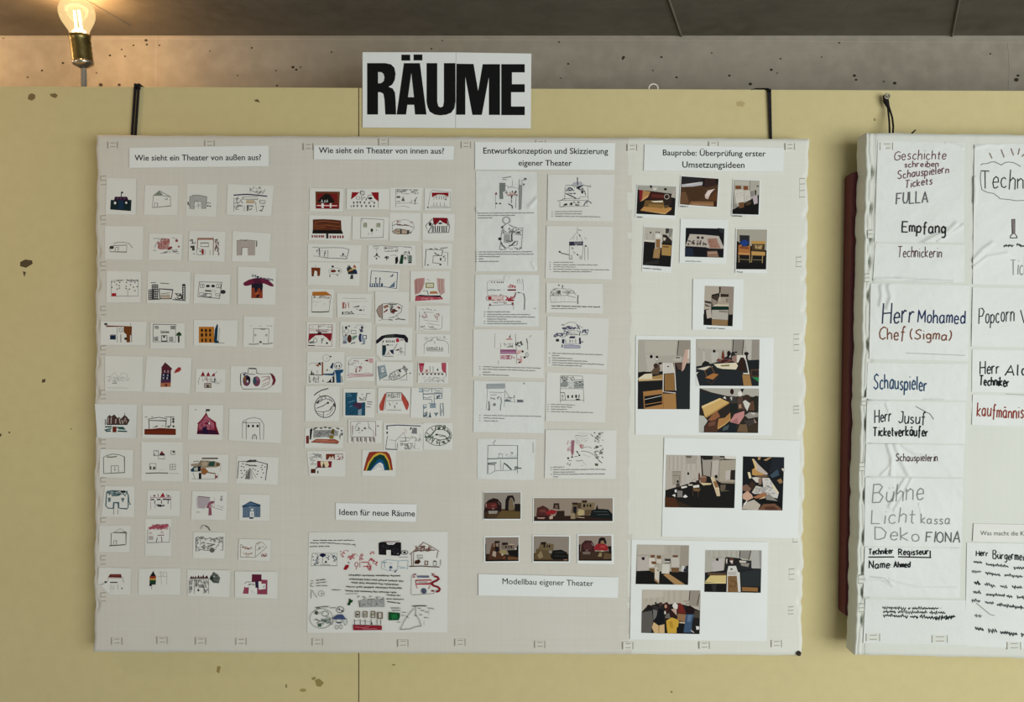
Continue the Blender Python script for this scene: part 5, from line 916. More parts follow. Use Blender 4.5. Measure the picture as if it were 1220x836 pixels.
photo((665, 632, 17.4), '395,75 1140,75 1160,690 395,680', '425,105 1105,105 1110,625 425,622', 'photograph of a brown dome model beside a bright red model',
 "F#93867b|P#3c2c20 425,440 1110,420 1110,625 425,622|P#3c1e1e 465,450 480,280 560,200 690,205 740,285 765,440|P#4e2a2c 520,290 640,240 700,330 690,400 540,400|P#74645a 500,440 580,425 670,440 660,490 520,490|P#1a1412 500,410 560,400 570,430 510,440|P#8a7468 560,400 620,395 610,420|P#8c8074 680,260 700,260 735,310 725,320|P#1a1210 820,285 850,160 900,135 970,148 1005,255 975,285 930,200 900,215 870,280|P#8c7250 880,215 940,205 955,262 885,268|P#8e242a 735,372 770,300 830,265 960,268 1045,340 1025,415 760,405|P#a83c3c 860,310 970,300 980,350 880,360|P#b2a48c 870,435 905,402 965,432|P#8e7e58 818,535 860,450 908,465 900,540|P#5e4a32 955,460 1105,480 1105,580 935,590|P#1a1512 1030,325 1105,315 1105,475 1060,470|P#1e100c 425,600 1110,595 1110,625 425,622|P#2a1814 425,290 465,280 450,622 425,622", gm)

gs = 'small captioned photographs'
W1 = (745, 205, 12.67)
photo(W1, '175,185 785,210 757,705 150,678', '188,195 770,218 745,655 168,628', 'photograph of an open tan cardboard box stage, upper left of the photographs',
 "F#1a1817|P#a8a69c 188,195 770,218 765,300 700,325 380,285 195,265|P#22201e 370,200 405,200 400,240 375,238|P#d2cec8 420,235 485,232 465,275 415,268|E#1a1614 605,258,24,18|P#7c2228 208,270 270,272 268,420 215,442|P#ae8250 265,275 380,295 345,375 250,440|P#c89a64 290,370 350,340 340,380 225,445|P#3a1a14 385,295 600,318 590,425 340,405|P#5c2a22 400,330 580,345 575,390 390,380|P#6c522e 275,530 300,425 400,425 585,445 585,545 340,540|P#8e6e3e 350,480 580,490 575,540 350,530|P#e4d8c0 385,437 570,428 562,455 430,455|P#b8884e 225,578 280,520 560,545 590,510 700,540 690,570 600,634|P#d6ac72 225,578 600,618 700,540 600,634|P#302420 585,325 710,325 690,500 590,490|O#c0b8ac 9 625,370,36,36|P#b4aca0 710,310 768,225 755,395 690,375|P#5a4a34 580,500 660,495 640,540 590,545", gs, 'Wk12 175,676 262,679')
W2 = (825, 205, 12.67)
photo(W2, '-178,50 410,88 380,548 -203,512', '-165,62 395,100 368,525 -190,485', 'tilted photograph of brown cardboard and a white paper roll, upper middle of the photographs',
 "F#4c3624|P#2a2628 -165,62 150,85 150,150 -165,180|P#352420 185,95 395,105 385,190 200,235 170,215|P#18141a 150,88 188,92 180,220 150,215|P#18120e 350,100 395,100 388,185 360,170|P#b8b6ba -165,185 0,165 100,150 155,148 148,195 0,218 -162,225|P#d0cece -100,180 100,155 90,165 -90,200|P#6c4e36 -175,300 -100,300 -50,470 -190,485|P#483220 -120,230 180,235 175,380 120,420 -20,440|P#8a6444 -20,440 320,445 322,515 -60,495|P#a07a58 0,470 310,480 310,500 0,490|P#ccb6ae 185,350 230,275 345,250 300,285 270,330 235,410 195,395|P#e0d0ca 200,340 240,290 330,256 230,370|P#5c3a20 245,410 370,275 362,440|P#3a1e14 318,440 368,450 366,525 322,515", gs, 'Wk12 -190,514 -65,520')
photo(W2, '612,100 1032,113 1012,662 588,648', '625,115 1015,128 998,642 603,630', 'photograph of white sheets on a wall with brown blocks, upper right of the photographs',
 "F#131211|P#aeaa9e 625,115 1015,128 1005,340 620,560|P#bab6ac 640,130 860,135 860,200 640,190|L#6a665c 8 868,130 865,300|P#744628 645,205 735,205 735,255 650,255|P#7c4a2c 770,208 840,210 838,268 768,268|P#cecac0 632,275 770,262 778,450 665,470|P#c8c4ba 780,280 868,275 876,420 790,442|S#aeaaa0 6 660,300,760,420,10;800,300,860,410,6|P#6c4c30 698,460 780,452 780,530 705,548|P#48382a 795,450 890,440 878,490 805,505|P#b8aab0 905,370 980,355 985,468 930,488|P#8a8684 870,290 930,280 930,360 880,370|P#2a2624 940,270 965,275 962,350 942,345|P#131211 603,570 680,545 780,550 900,495 1002,480 998,642 603,632|E#33312e 985,212,18,10|P#908c82 605,480 640,470 690,520 610,560", gs, 'Wk13 598,659 750,664')
W3 = (750, 262, 12.67)
photo(W3, '216,90 675,116 632,800 186,772', '228,105 658,128 620,708 200,680', 'photograph of a tall cardboard tower next to a box, middle left of the photographs',
 "F#181716|P#bab6aa 228,105 658,128 650,320 500,335 215,325|E#161414 318,190,13,14|L#8a867c 6 265,200 265,300;360,200 360,300|P#3a3632 545,128 600,128 590,200 545,205|P#8a8882 600,130 655,132 630,260 590,250|P#2e2822 500,215 560,225 640,315 636,350 500,345|P#c8beae 510,260 550,270 540,310 510,310|P#ccc8c0 390,205 475,205 492,260 484,420 385,430|P#e0dcd6 400,215 450,215 470,260 400,265|E#2a2622 405,182,14,8 445,186,12,10|P#8e6a46 398,290 465,290 460,420 395,418|P#a07e54 372,430 470,432 450,578 353,572|P#a88650 485,370 636,382 626,542 486,530|P#7c5c34 500,390 600,395 590,420 500,415|P#d8d2c4 213,300 380,308 375,338 213,322|P#2a2a2a 230,640 440,600 450,660 215,680", gs, 'Wk13 200,725 480,745')
W4 = (825, 262, 12.67)
photo(W4, '-178,-20 542,-2 510,668 -196,646', '-100,118 483,130 468,568 -113,553', 'photograph of a white table with dark cut-outs and pink sheets, centre of the photographs',
 "F#15161b|P#bab0a6 -40,212 180,222 395,242 475,432 260,430 200,410 -105,392|E#3a3632 85,265,22,22 150,268,22,20|S#36322e 10 -75,310,35,375,14;70,310,130,380,12;160,320,215,380,10|P#9e7868 228,280 360,275 425,425 262,428|S#8a5a4c 7 250,290,380,400,8|P#8c6c5a 222,470 370,465 398,558 225,556|P#b09482 235,490 370,485 375,500 235,510|P#20283a -110,420 0,420 25,540 -112,552|P#2a2c34 380,120 483,132 478,200 420,190|L#d8d0c6 8 395,245 475,430", gs, 'Wg13 -110,620 130,627')
photo(W4, '655,125 1140,134 1124,805 646,798', '672,138 1128,145 1112,745 660,742', 'photograph of two wooden chairs, one with a blue bag, middle right of the photographs',
 "F#1a1816|P#a6a294 672,138 1128,145 1120,460 672,330|P#28282c 710,228 862,232 860,380 800,400 715,380|P#1c3c80 722,330 790,295 855,340 805,402 740,380|P#a66e3e 695,380 735,370 750,400 830,400 870,375 872,530 690,522|P#7c4426 710,400 850,410 850,440 715,430|P#c08a54 690,490 870,500 870,530 690,522|P#b89050 888,315 1102,320 1098,362 890,358|P#4a3a26 895,360 1095,362 1090,465 895,462|P#ac9264 930,375 1070,380 1040,440 950,432|S#5a4a30 9 940,370,1060,430,8|P#bc9256 888,470 1100,482 1095,538 892,532|L#b09868 11 700,530 704,640;865,530 865,650;900,535 890,640;1058,540 1055,650|L#8c7c5c 8 715,590 865,602;910,598 1050,605|P#131211 660,640 1112,650 1112,745 660,742|P#241614 672,320 698,325 690,520 668,520", gs, 'Wk14 668,783 762,785')
photo((810, 330, 12.67), '200,25 960,30 945,800 190,795', '378,130 818,145 795,742 358,722', 'photograph of an open carton with a dark green stripe, alone below the others',
 "F#1a1816|P#b2a89a 378,130 600,138 590,240 480,265 470,480 365,490|P#94897d 590,140 818,145 802,565 740,565 735,260 600,250|P#2e2824 590,148 618,150 612,240 598,255|P#3e362e 475,290 590,260 592,340 545,400 480,400|P#33281f 618,265 742,255 690,320 625,345|P#94887a 480,320 560,360 545,420 490,420|P#a89c8c 590,300 742,300 742,440 545,435|P#8a7e70 690,330 735,310 730,390 690,370|L#cec4b4 10 608,240 605,370|P#c8bea8 545,410 740,415 740,442 480,440|P#0c2a22 485,445 732,442 730,494 485,492|P#b2aca2 483,495 732,495 725,645 483,635|P#8a8276 590,500 725,510 720,540 590,530|P#8e7250 483,640 725,645 720,732 483,726|P#bab0a6 395,500 470,480 482,610 410,625|P#33302c 375,355 470,370 470,405 375,385|P#6a625a 378,400 470,440 430,450 380,440|P#141312 358,560 400,590 410,640 483,630 483,726 358,722|P#151412 730,570 800,560 795,742 722,735", gs, 'Wk13 405,768 680,779')

# sheets that carry two or three pictures each
def picsheet(quad, lab, pics):
    o = sheet('photo_sheet', (0, 0, 1), quad, '', m=bright_m)
    for win, pic, ops in pics: picture(win, pic, ops, o, o['_d'])
    tag(o, lab, 'photo sheet', 'white sheets of photographs')
picsheet('757.5,399.5 922,402 919.5,518.5 757,517.5', 'white sheet with three photographs, largest showing a tall box by a chair', [
((755, 400, 15.2), '82,68 1032,75 1015,1328 72,1325',
 "F#1f2022|P#aeaa9e 82,68 1032,75 1020,500 870,480 540,500 540,640 240,650 82,660|I#8d887c 5 90,320: 240 330 420 520 590 660 720 770|I#c2beb2 6 90,310: 280 370 470 560 620 690|P#b8b4a8 200,90 780,90 760,350 480,360 200,320|P#968f84 820,80 1030,80 1025,260 1000,400 870,380 810,360|L#2c2824 15 812,85 790,365|P#bcb6ac 205,325 370,330 400,480 330,640 250,650|L#8a867c 6 205,322 380,322|E#141212 318,375,28,32 422,385,22,26|P#dcd8d2 385,400 440,410 420,440|P#5c4a3a 310,655 380,570 400,500 460,520 480,600 450,695 340,695|E#3e2e24 400,540,42,46|P#2e2420 440,485 520,475 500,520 460,520|P#bcb2a8 480,520 540,500 540,620 490,610|P#dcd0b4 80,770 200,690 330,680 340,745 520,720 520,790 90,822|P#a48452 330,740 530,695 530,790 350,805|P#c4a678 90,785 520,775 520,800 90,822|P#ccc8c2 545,490 700,490 742,670 545,682|E#4a4844 625,555,20,12|P#8e6a3e 560,688 735,682 745,988 560,990|L#dcd8d0 17 540,490 532,1010 760,1035;700,490 745,680 762,990|P#b0a090 720,480 740,480 760,680 745,680|P#a67c4a 532,1045 762,1048 775,1326 540,1326|P#bcb6ac 740,370 860,370 855,455 690,450|P#3a3632 760,385 840,385 835,405 755,402|P#5a463c 760,490 880,500 890,640 800,600|P#c4a698 930,250 1005,240 1000,430 960,480 900,640 870,640 880,480|P#e4d8d0 985,260 1010,240 1000,400 975,420|P#24282a 755,640 880,640 1020,480 1018,1326 792,1326|P#1b1b1d 82,838 525,832 525,965 180,1015 165,1325 76,1325|P#a67848 165,1010 520,970 530,1045 190,1095|P#141414 200,1090 510,1060 515,1200 205,1240|Lw10 200,1152 510,1082|L#a67848 18 180,1010 195,1325;518,970 528,1325|L#a67848 13 210,1245 520,1190|P#141414 235,1255 495,1210 495,1240 240,1285|P#a67848 205,1300 525,1235 530,1326 215,1326|P#1a1614 80,660 180,645 240,650 190,690 80,740"),
((825, 400, 13.49), '58,52 1078,58 1065,805 58,800',
 "F#22262a|P#aeaa9f 58,52 1078,58 1075,380 900,390 860,320 720,310 640,260 450,400 330,440 58,490|I#918c80 5 70,230: 110 180 260 340 410 480 560 610|I#c4c0b6 6 75,220: 140 220 300 380 450 520|I#7a766e 5 70,250: 700 760|P#b8b4a8 80,65 620,65 620,220 300,220 80,190|P#8c867e 645,60 820,60 800,300 720,310 650,250|L#2a2624 13 655,60 645,260;825,65 800,310|P#bab6ae 835,65 955,65 940,385 900,385|P#968f86 960,65 1078,60 1075,375 950,385|P#beb8b0 160,240 200,260 200,440 165,430|P#bab6ae 290,270 420,260 400,400 310,440|E#161212 350,245,22,24|P#6c3228 462,355 480,250 500,230 518,350 500,385|E#181212 585,285,30,46|P#d0c8c0 590,340 620,290 610,350|P#744a40 380,400 410,360 480,380 600,370 650,400 500,440|P#3a1a1c 440,430 480,390 590,380 570,400 480,440|P#94766c 630,330 720,300 712,440 640,400|P#2a2018 630,260 720,250 715,275 640,280|P#2e1e18 735,565 745,420 780,350 830,350 865,560|P#d4d0c4 712,310 862,310 855,400 820,345 775,345 735,430 712,430|L#d0ccc4 18 855,370 880,480 905,600|E#1c1a18 868,285,36,28|P#1c1a18 855,300 890,300 880,380 860,350|P#dcd2b8 340,450 700,430 732,480 700,540 480,530 400,510|P#7a7048 450,470 600,460 590,488 460,492|P#d0c8b8 70,530 260,485 330,490 190,550|P#1e1e1e 160,440 200,400 260,420 290,460 150,480|L#6c4c32 15 195,560 300,490 355,595;195,560 235,665|P#a8703e 200,672 330,600 420,618 330,702|L#4a3a2c 9 220,700 320,790;420,640 300,780|P#a07a4a 800,625 920,622 955,805 822,800|L#dcd4c4 21 815,605 918,605|P#4c3a2c 930,530 1070,528 1070,662 940,662|P#2a2422 960,560 1065,560 1065,640 960,640|P#2c8048 955,662 1070,668 1068,745|P#e0e0dc 58,588 98,578 62,625 112,795 58,800|P#1c2022 890,390 1075,385 1072,530 900,540"),
((825, 456, 13.49), '115,85 1068,90 1055,805 106,795',
 "F#2c2622|P#aeaaa0 115,85 1068,90 1060,235 820,205 700,220 560,210 300,150|P#22282c 118,128 500,212 430,250 140,372 116,490|P#ceaa6c 143,380 440,243 585,310 200,545 168,430|P#e0c490 150,372 440,243 470,258 160,405|P#b48c50 200,545 585,310 590,330 225,560|P#dcdcd8 490,240 522,212 545,262|P#8e5c3e 245,600 330,500 400,450 445,540 330,615|P#ac7c4a 395,740 420,575 520,560 622,460 612,580 412,742|P#4e3226 190,785 215,660 320,600 400,590 405,785|P#6e4a3a 260,640 370,610 360,680 260,700|P#b8b8b0 106,520 180,530 245,612 185,700 182,790 106,795|E#2c1814 635,140,30,46|P#3c3836 590,325 600,210 690,215 725,315 660,330|P#d0ccc4 605,230 640,225 630,290|E#dcd8d0 765,175,36,44|P#181614 770,95 830,95 800,165|P#544038 720,245 800,205 845,425 730,425|P#a8846c 745,350 780,340 790,400 750,410|E#3c2c24 872,238,62,50|P#d0ccc4 810,300 850,275 930,330 880,455 840,385|P#5c4232 930,300 1000,285 995,445 910,440|P#26261e 975,225 1020,205 1060,215 1058,445 1000,425|P#1c2220 600,330 730,340 720,460 640,490 615,580|P#be8684 598,625 680,500 835,448 832,535 745,665|P#a46c6c 620,625 720,560 740,660|P#969088 840,520 920,470 1062,480 1055,545 900,575|P#c8c4bc 930,480 1010,480 990,520|P#403a36 825,610 980,585 1052,640 900,700|P#b09080 985,570 1030,640 1000,640|P#6e5842 718,785 760,665 870,665 895,795|P#3c3224 880,705 1055,650 1055,800 890,798|P#1a2226 420,785 560,645 705,650 690,795|P#4a5458 500,710 590,670 570,750 480,770|L#e0b874 12 408,738 520,665 612,582"),
])
picsheet('791.5,521 953,524.5 951,641 788.5,639', 'white sheet with two photographs: a wide view of the classroom and hands drawing', [
((785, 535, 12.12), '105,80 1112,100 1090,850 88,838',
 "F#1a1918|P#b8b0a6 105,80 600,90 620,370 600,480 470,470 380,510 90,592|I#94897d 5 100,310: 150 210 270 330 400 460 540|I#c8c0b4 7 100,300: 180 240 300 360 430 500|I#8a8074 5 180,380: 660 700 740 900 930|P#a8a096 380,90 560,95 540,210 400,210|P#6a645c 385,92 480,92 460,128 400,125|P#a0988e 620,100 880,100 860,460 750,400 640,370|P#221e1c 605,92 780,97 775,150 640,155|P#8a8278 780,110 945,115 940,150 780,150|L#3a342e 9 625,180 625,370;760,180 745,400|P#bab2a8 775,165 872,160 850,390 830,370 765,400|P#a89f8f 880,160 1108,150 1098,470 862,470|P#2a241f 1035,300 1102,300 1098,445 1030,440|P#bcb4ac 965,310 1038,300 1020,440 960,440|P#dcd8d0 948,95 1112,100 1108,142 955,138|P#9e968a 190,320 325,320 320,500 200,520|L#6a645a 7 200,322 320,325;298,380 298,490;200,380 290,380|P#bab4ac 380,330 450,340 440,500 390,500|E#141212 424,352,15,21 272,465,16,19|P#4c4642 248,510 275,480 300,500 305,545 250,550|P#5c3c32 572,350 590,340 602,430 570,475|P#2a1a16 540,450 590,450 580,500 540,500|P#7e5846 600,420 640,365 692,400 682,470 600,480|L#a89484 8 480,450 540,420;600,400 680,400|P#ceba90 590,480 762,490 750,512 640,522|P#dcd8d0 320,540 400,528 408,550 330,568|P#d8d0c0 420,510 490,505 480,525 430,525|P#dcd8d0 490,525 580,512 585,550 500,557|P#705438 488,560 605,568 580,612 500,602|L#5a4630 7 490,610 490,670;570,600 565,690|P#ceba98 745,400 795,395 870,560 885,675 838,678|P#8e6a44 778,465 832,462 858,552 815,555|L#e0d4bc 9 750,400 810,560 868,562|E#1a1614 828,395,20,26|P#8e8272 880,470 1095,470 1095,497 900,490|P#64584c 885,515 965,510 960,580 890,590|P#625c48 890,585 1030,600 900,610|P#7e7a76 265,595 342,600 340,692 265,692|P#dcdcd8 228,585 258,582 255,625 230,620|P#dcdcd8 188,665 235,645 240,690|P#dcdcd8 345,690 380,652 418,685 380,702|P#4a2c1a 90,690 230,700 380,838 88,838|P#33261a 230,720 400,800 500,840 300,838"),
((875, 540, 11.62), '118,40 690,52 665,790 105,780',
 "F#17191c|P#b88e54 243,225 310,175 345,240 440,290 320,315 245,295|P#b8aca4 243,78 270,75 330,150 465,280 440,300 310,240|P#d8b880 245,75 265,75 310,180 300,240|P#dcd0ac 182,262 215,258 238,340 205,348|P#6c5644 300,300 480,305 430,335 340,350|P#d0c8c0 240,335 300,325 380,350 345,405 300,400|P#8a7060 330,350 380,345 375,430 335,430|P#ccc8c2 385,340 480,338 615,540 595,622 440,585 400,470|P#c0bab2 240,540 300,445 400,470 445,555 280,562|S#8a8a88 7 290,460,420,540,16;400,360,560,560,18|P#dcd0ac 515,430 540,430 612,545 590,558|P#e0d0ac 560,500 612,545 590,558|P#3c2a22 188,450 240,375 292,420 262,500 212,510|P#7c5e4e 112,450 170,425 232,490 200,540 112,512|P#c8a28c 115,565 180,520 240,570 262,612 180,655 115,625|P#a06c4c 258,605 400,542 452,558 440,600 300,625|P#e0c8a0 335,635 422,595 425,615|P#bab0a2 107,770 130,690 270,640 362,712 325,785|P#ece8e0 125,710 170,650 180,655 140,715|P#12100e 330,640 430,615 520,650 640,680 660,740 560,700 400,690|P#704e3c 325,785 400,700 560,695 650,765 648,790|P#543428 420,740 540,730 600,770 560,788 420,785|P#20242a 520,60 690,55 688,250 480,262|P#3a4c5a 490,300 600,220 622,300 520,340|P#94724e 588,370 645,345 670,400 630,420|P#e4dccc 650,212 682,205 682,255|P#a88a60 325,48 365,48 355,90 325,88|P#a4845c 400,90 480,55 520,55 440,105|P#8a8680 430,590 480,560 600,660 440,640"),
])
picsheet('752.5,642.5 915,645.5 913.5,763.5 750.5,761.5', 'white sheet with three photographs, lowest showing children around a table', [
((750, 642, 13.49), '120,88 958,98 942,735 98,722',
 "F#191817|P#aea89b 120,88 958,98 945,520 640,520 110,515|I#958d80 5 110,250: 200 300 420 520 640 740 780|I#c4bdb0 6 110,250: 160 250 370 480 580 700|P#b8b2a6 130,95 560,100 560,250 130,240|P#9c9488 820,110 955,110 942,490 810,455|P#bab2ac 128,270 300,270 310,505 125,505|L#8a847a 6 130,268 290,270|P#16141e 190,295 245,285 240,335 205,338|P#70462f 338,258 405,256 405,296 342,296|P#70502f 440,265 505,262 505,315 440,312|P#64402c 688,260 778,258 775,292 700,292|P#d0c8bc 310,300 405,305 402,450 310,455|P#70482f 352,355 482,370 470,400 358,402|P#ccc4b8 438,320 520,328 500,392 430,392|P#c0bab0 675,292 795,298 795,455 675,450|P#705238 668,460 795,458 790,532 680,532|P#705838 318,470 405,470 400,542 320,535|P#d0ccc2 528,405 642,405 640,555 515,552|P#383430 565,315 660,318 658,388 568,388|P#c8c4bc 565,352 650,355 645,375 568,375|P#ccc4b4 405,465 430,445 482,500 472,720 402,660|P#a07850 402,625 470,690 472,720 408,670|P#171412 422,478 470,500 468,522|P#a88458 542,572 620,548 895,730 728,730|P#ccccca 838,430 885,430 870,525 838,522|P#1c2048 858,515 892,455 912,520|P#22262a 900,440 945,420 940,560 910,560|L#8a8a86 8 820,420 800,520|P#141312 110,515 310,505 405,545 400,690 460,722 98,722"),
((830, 650, 13.49), '140,68 1045,72 1030,755 125,740',
 "F#1e2022|P#aeaca0 140,68 1045,72 1040,365 890,362 700,200 500,180 440,390 260,412 130,430|I#8f8a7e 5 80,180: 200 280 360 480 560 640|I#c4c0b4 6 80,180: 240 320 420 520 600|I#c0beb6 6 90,340: 920 960|P#8c8882 695,80 870,75 840,222 700,192|P#b0aea8 885,75 1045,75 1040,365 885,355|P#969490 1000,75 1045,75 1042,362 1010,340|L#2a2624 14 700,75 690,192;872,75 838,225|P#bab4b0 240,265 430,195 425,395 262,415|L#8a867c 5 250,185 430,180|P#14131e 305,205 352,195 350,240 318,242|P#2c201e 440,392 460,190 500,175 485,300|P#c8c0b8 470,220 495,200 490,290 475,280|P#5c3c32 520,195 592,200 590,295 540,292|P#d8d0c8 528,240 585,235 572,292|P#24201e 600,208 682,205 685,312 620,305|P#26282a 690,225 880,238 880,372 660,385|P#ccc4b8 685,235 800,245 790,272 690,268|P#908880 700,275 850,280 830,340 720,320|P#d0cec8 510,325 632,322 662,418 692,430 708,742 480,742 490,420|E#18181c 560,375,18,13|P#b8b4ae 500,420 640,410 640,470 500,470|P#d0bc80 132,578 220,475 475,475 470,600|P#e4d498 132,590 470,590 470,605 130,605|P#151515 127,608 470,608 472,742 125,740|P#2c2c2c 240,620 320,620 310,730 260,730|P#806240 500,485 645,483 668,742 500,742|S#6a4c2c 8 510,495,650,735,24|P#5e4432 180,432 475,440 475,468 180,470|P#8e663c 730,662 982,672 982,738 730,728|P#151514 750,728 975,735 960,755 745,748|P#2a2e30 710,420 1035,370 1030,650 720,650"),
((755, 696, 13.49), '135,85 1075,95 1058,798 122,778',
 "F#1f1d1c|P#b6aea0 135,85 1075,95 1060,420 880,345 700,300 560,320 400,300 200,365 128,440|I#968c7e 5 100,280: 200 280 380 480 560 650 760|I#ccc4b8 6 100,280: 240 330 430 520 610 700|P#c0b8ac 140,95 480,95 480,200 150,230|P#968c82 905,100 1065,100 1050,362 890,335|L#302820 13 905,100 890,260;1060,150 1020,330|L#4a443c 8 800,270 890,270;830,310 895,310|P#5c5854 128,450 290,420 315,560 282,772 122,778|E#1c1412 245,365,38,40|E#2e2824 315,345,30,22 355,300,16,18|E#46362e 435,320,30,36|P#302c2c 300,345 460,370 475,420 345,430|P#6e6c6a 308,400 380,420 370,520 320,570|P#111316 330,605 375,480 400,385 470,390 488,600 400,662|P#ceae80 293,690 322,605 400,662 492,640 497,782 330,780|P#a88656 395,670 415,665 410,780 395,780|P#3c1a18 485,310 530,280 578,330 572,445 510,450|E#b88e7a 515,352,20,30|P#d8d0c4 490,440 510,420 520,470 495,480|P#6a6660 520,480 580,450 590,545 500,540|P#2c1816 585,520 568,450 620,410 678,440 662,530|P#c8a03c 523,580 610,530 722,570 738,672 690,695 690,782 545,782 530,690|P#b08a30 560,600 620,590 640,700 590,700|P#d8d4cc 620,335 660,285 712,330 702,395 640,385|P#c0a494 600,400 690,385 690,500 665,470|P#702420 708,335 740,292 792,340 838,470 712,462|P#906e4e 705,470 838,482 826,600 700,572|P#c8b49c 735,600 825,605 825,630 735,620|P#1e1014 838,465 848,375 900,335 972,380 974,470|P#3e5470 838,480 975,480 935,620 932,772 800,772|P#5c7490 870,490 940,490 910,600 860,600|P#e0dcdc 1000,670 1052,675 1050,722 1010,730|P#dcd4cc 915,735 930,735 975,775 950,770|P#151517 722,622 820,630 800,772 700,772|P#4a4238 980,420 1060,430 1058,540 960,530"),
])

# ------------------------------------------------------------------ printed heading strips
type_m = mat('#1c1c1e', 0.8)
def heading(quad, lab, lines):
    o = sheet('heading_strip', (0, 0, 1), quad, '', m=bright_m, lift=0.0022)
    for t, x0, x1, y0, y1 in lines: lettering(t, x0, x1, y0, y1, o['_d'] + 0.0003, type_m, o, bold=0.0 if t[0] == 'M' else 0.008)
    tag(o, lab, 'sign', 'printed heading strips')
heading('154,176 320,173.3 320,198 154,200', 'white strip heading the leftmost column, asking how a theatre looks from outside', [('Wie sieht ein Theater von außen aus?', 160.3, 311, 191.3, 190.6)])
heading('374,173 541,174 540,190.5 374,190', 'white strip heading the second column, asking how a theatre looks from inside', [('Wie sieht ein Theater von innen aus?', 379.8, 529, 182.2, 183)])
heading('566,169 733,170.3 732,202.5 566,202', 'two-line white strip heading the column of design sheets', [('Entwurfskonzeption und Skizzierung', 575.8, 724.5, 182.8, 183.4), ('eigener Theater', 617.8, 681.3, 197.2, 197.5)])
heading('768,172 934.5,176 933,204.5 767,203.3', 'two-line white strip heading the column of photographs', [('Bauprobe: Überprüfung erster', 789.8, 912.3, 185, 186.3), ('Umsetzungsideen', 813, 887, 199.5, 200)])
heading('400,599 496.5,600.5 495.5,621.5 400,619', 'short white strip about ideas for new rooms, above the big poster', [('Ideen für neue Räume', 404.3, 494.5, 613.2, 615)])
heading('570,683.5 737,687.5 736,712 570,709', 'white strip about building models, below the small photographs of models', [('Modellbau eigener Theater', 598.7, 707, 695.5, 698)])

# the large RÄUME sign on two sheets
ZW = (400, 40, 4.067)
blk = '#121213'
o = sheet('sign_sheet', ZW, '130,90 584,91 580,458 130,455', f"P{blk} 318,102 361,102 361,131 318,131|P{blk} 377,101 420,101 420,130 377,130|P{blk} 152,143 240,143 268,149 284,165 290,195 286,225 274,247 256,258 276,266 287,285 290,320 293,392 240,392 236,320 231,292 218,284 205,284 205,392 152,392|P#ced2d0 205,186 222,187 232,196 236,213 232,231 220,240 205,241|P{blk} 330,143 408,143 440,392 384,392 380,345 347,345 341,392 295,392|P#ced2d0 366,192 379,308 350,308|P{blk} 440,143 492,143 492,330 497,352 508,358 520,352 524,330 524,143 580,143 580,330 575,362 560,383 535,393 505,396 478,392 455,378 445,355 440,330", d=0.0, lift=0.003, m=bright_m)
tag(o, 'white sheet with huge black letters RÄU over the big board', 'sign', 'sheets of the big title sign')
o = sheet('sign_sheet', ZW, '584,91 948,97 945,460 581,458', f"P{blk} 585,146 668,147 690,278 712,148 796,148 796,394 742,394 742,212 708,394 662,394 628,210 628,393 583,393|P{blk} 802,148 916,148 916,188 854,188 854,245 916,245 916,284 850,284 850,353 916,353 916,395 802,395", d=0.0, lift=0.004, m=bright_m)
tag(o, 'white sheet with huge black letters ME over the big board', 'sign', 'sheets of the big title sign')
# ------------------------------------------------------------------ handwriting on the right board
def H(y): return (1000, y, 5.536)
ONE = (0, 0, 1)
def note(win, quad, lab, ops, m=None, ridges=()):
    v = [float(t) for t in quad.replace(',', ' ').split()]
    ox, oy, k = win
    q = ' '.join('%.2f,%.2f' % ((x - ox) * k, (y - oy) * k) for x, y in zip(v[0::2], v[1::2]))
    o = sheet('handwritten_sheet', win, q, ops, d=RBOARD_D, m=m or glossy_m, lift=RNG.uniform(0.0006, 0.0011), ridges=ridges)
    tag(o, lab, 'sheet of paper', 'handwritten sheets on the right board')
    return o
note(H(150), '1046,167.5 1149.5,170 1148.5,289 1042,288', 'sheet with dark red words, grey capitals and one bold black word',
 "T#5a3038 6 362,226,340,62,-8 'Geschichte'|T#5a3038 6 430,274,222,40,-6 'schreiben'|T#5a3038 6 385,348,336,54,-40 'Schauspielern'|T#5a3038 6 432,412,180,52,-30 'Tickets'|T#5a5a5c 8 376,516,208,74,-14 'FULLA'|T#1e1e20 9 415,698,285,72,10 'Empfang'", ridges=[([(1100,290),(1112,283),(1130,276),(1139,267)],2.2,.0035),([(1118,287),(1140,273),(1148,268)],1.6,.0025),([(1128,170),(1136,172),(1147,176)],1.6,.002)])
note(H(290), '1043,290 1149.5,291.5 1149,336.5 1040,334.5', 'sheet with one dark brown handwritten word, second from the top at left',
 "T#4a3034 6 384,92,290,68,-2 'Technickerin'", ridges=[([(1043,333),(1070,332),(1095,334),(1136,336)],1.2,.0025)])
note(H(290), '1037.5,337.5 1155.5,340 1153.5,430 1035.5,427.5', 'sheet with large navy writing over a brown line in brackets',
 "T#252e44 10 284,526,205,128,-8 'Herr'|T#1e2c52 9 518,522,310,88,8 'Mohamed'|T#6a3a26 8 262,636,168,84,-4 'Chef'|T#6a3a26 8 468,632,268,68,4 '(Sigma)'|Ll5 440,722 640,730 830,738", ridges=[([(1050,341),(1051,352),(1049,363)],1.8,.003),([(1059,341),(1062,354),(1058,366)],2.2,.0035)])
note(H(420), '1034,432 1153,433.5 1152,477 1032,475', 'sheet with a single dark blue handwritten word',
 "T#24405c 9 226,236,350,96,14 'Schauspieler'", ridges=[([(1100,477),(1112,476),(1124,477)],.9,.002)])
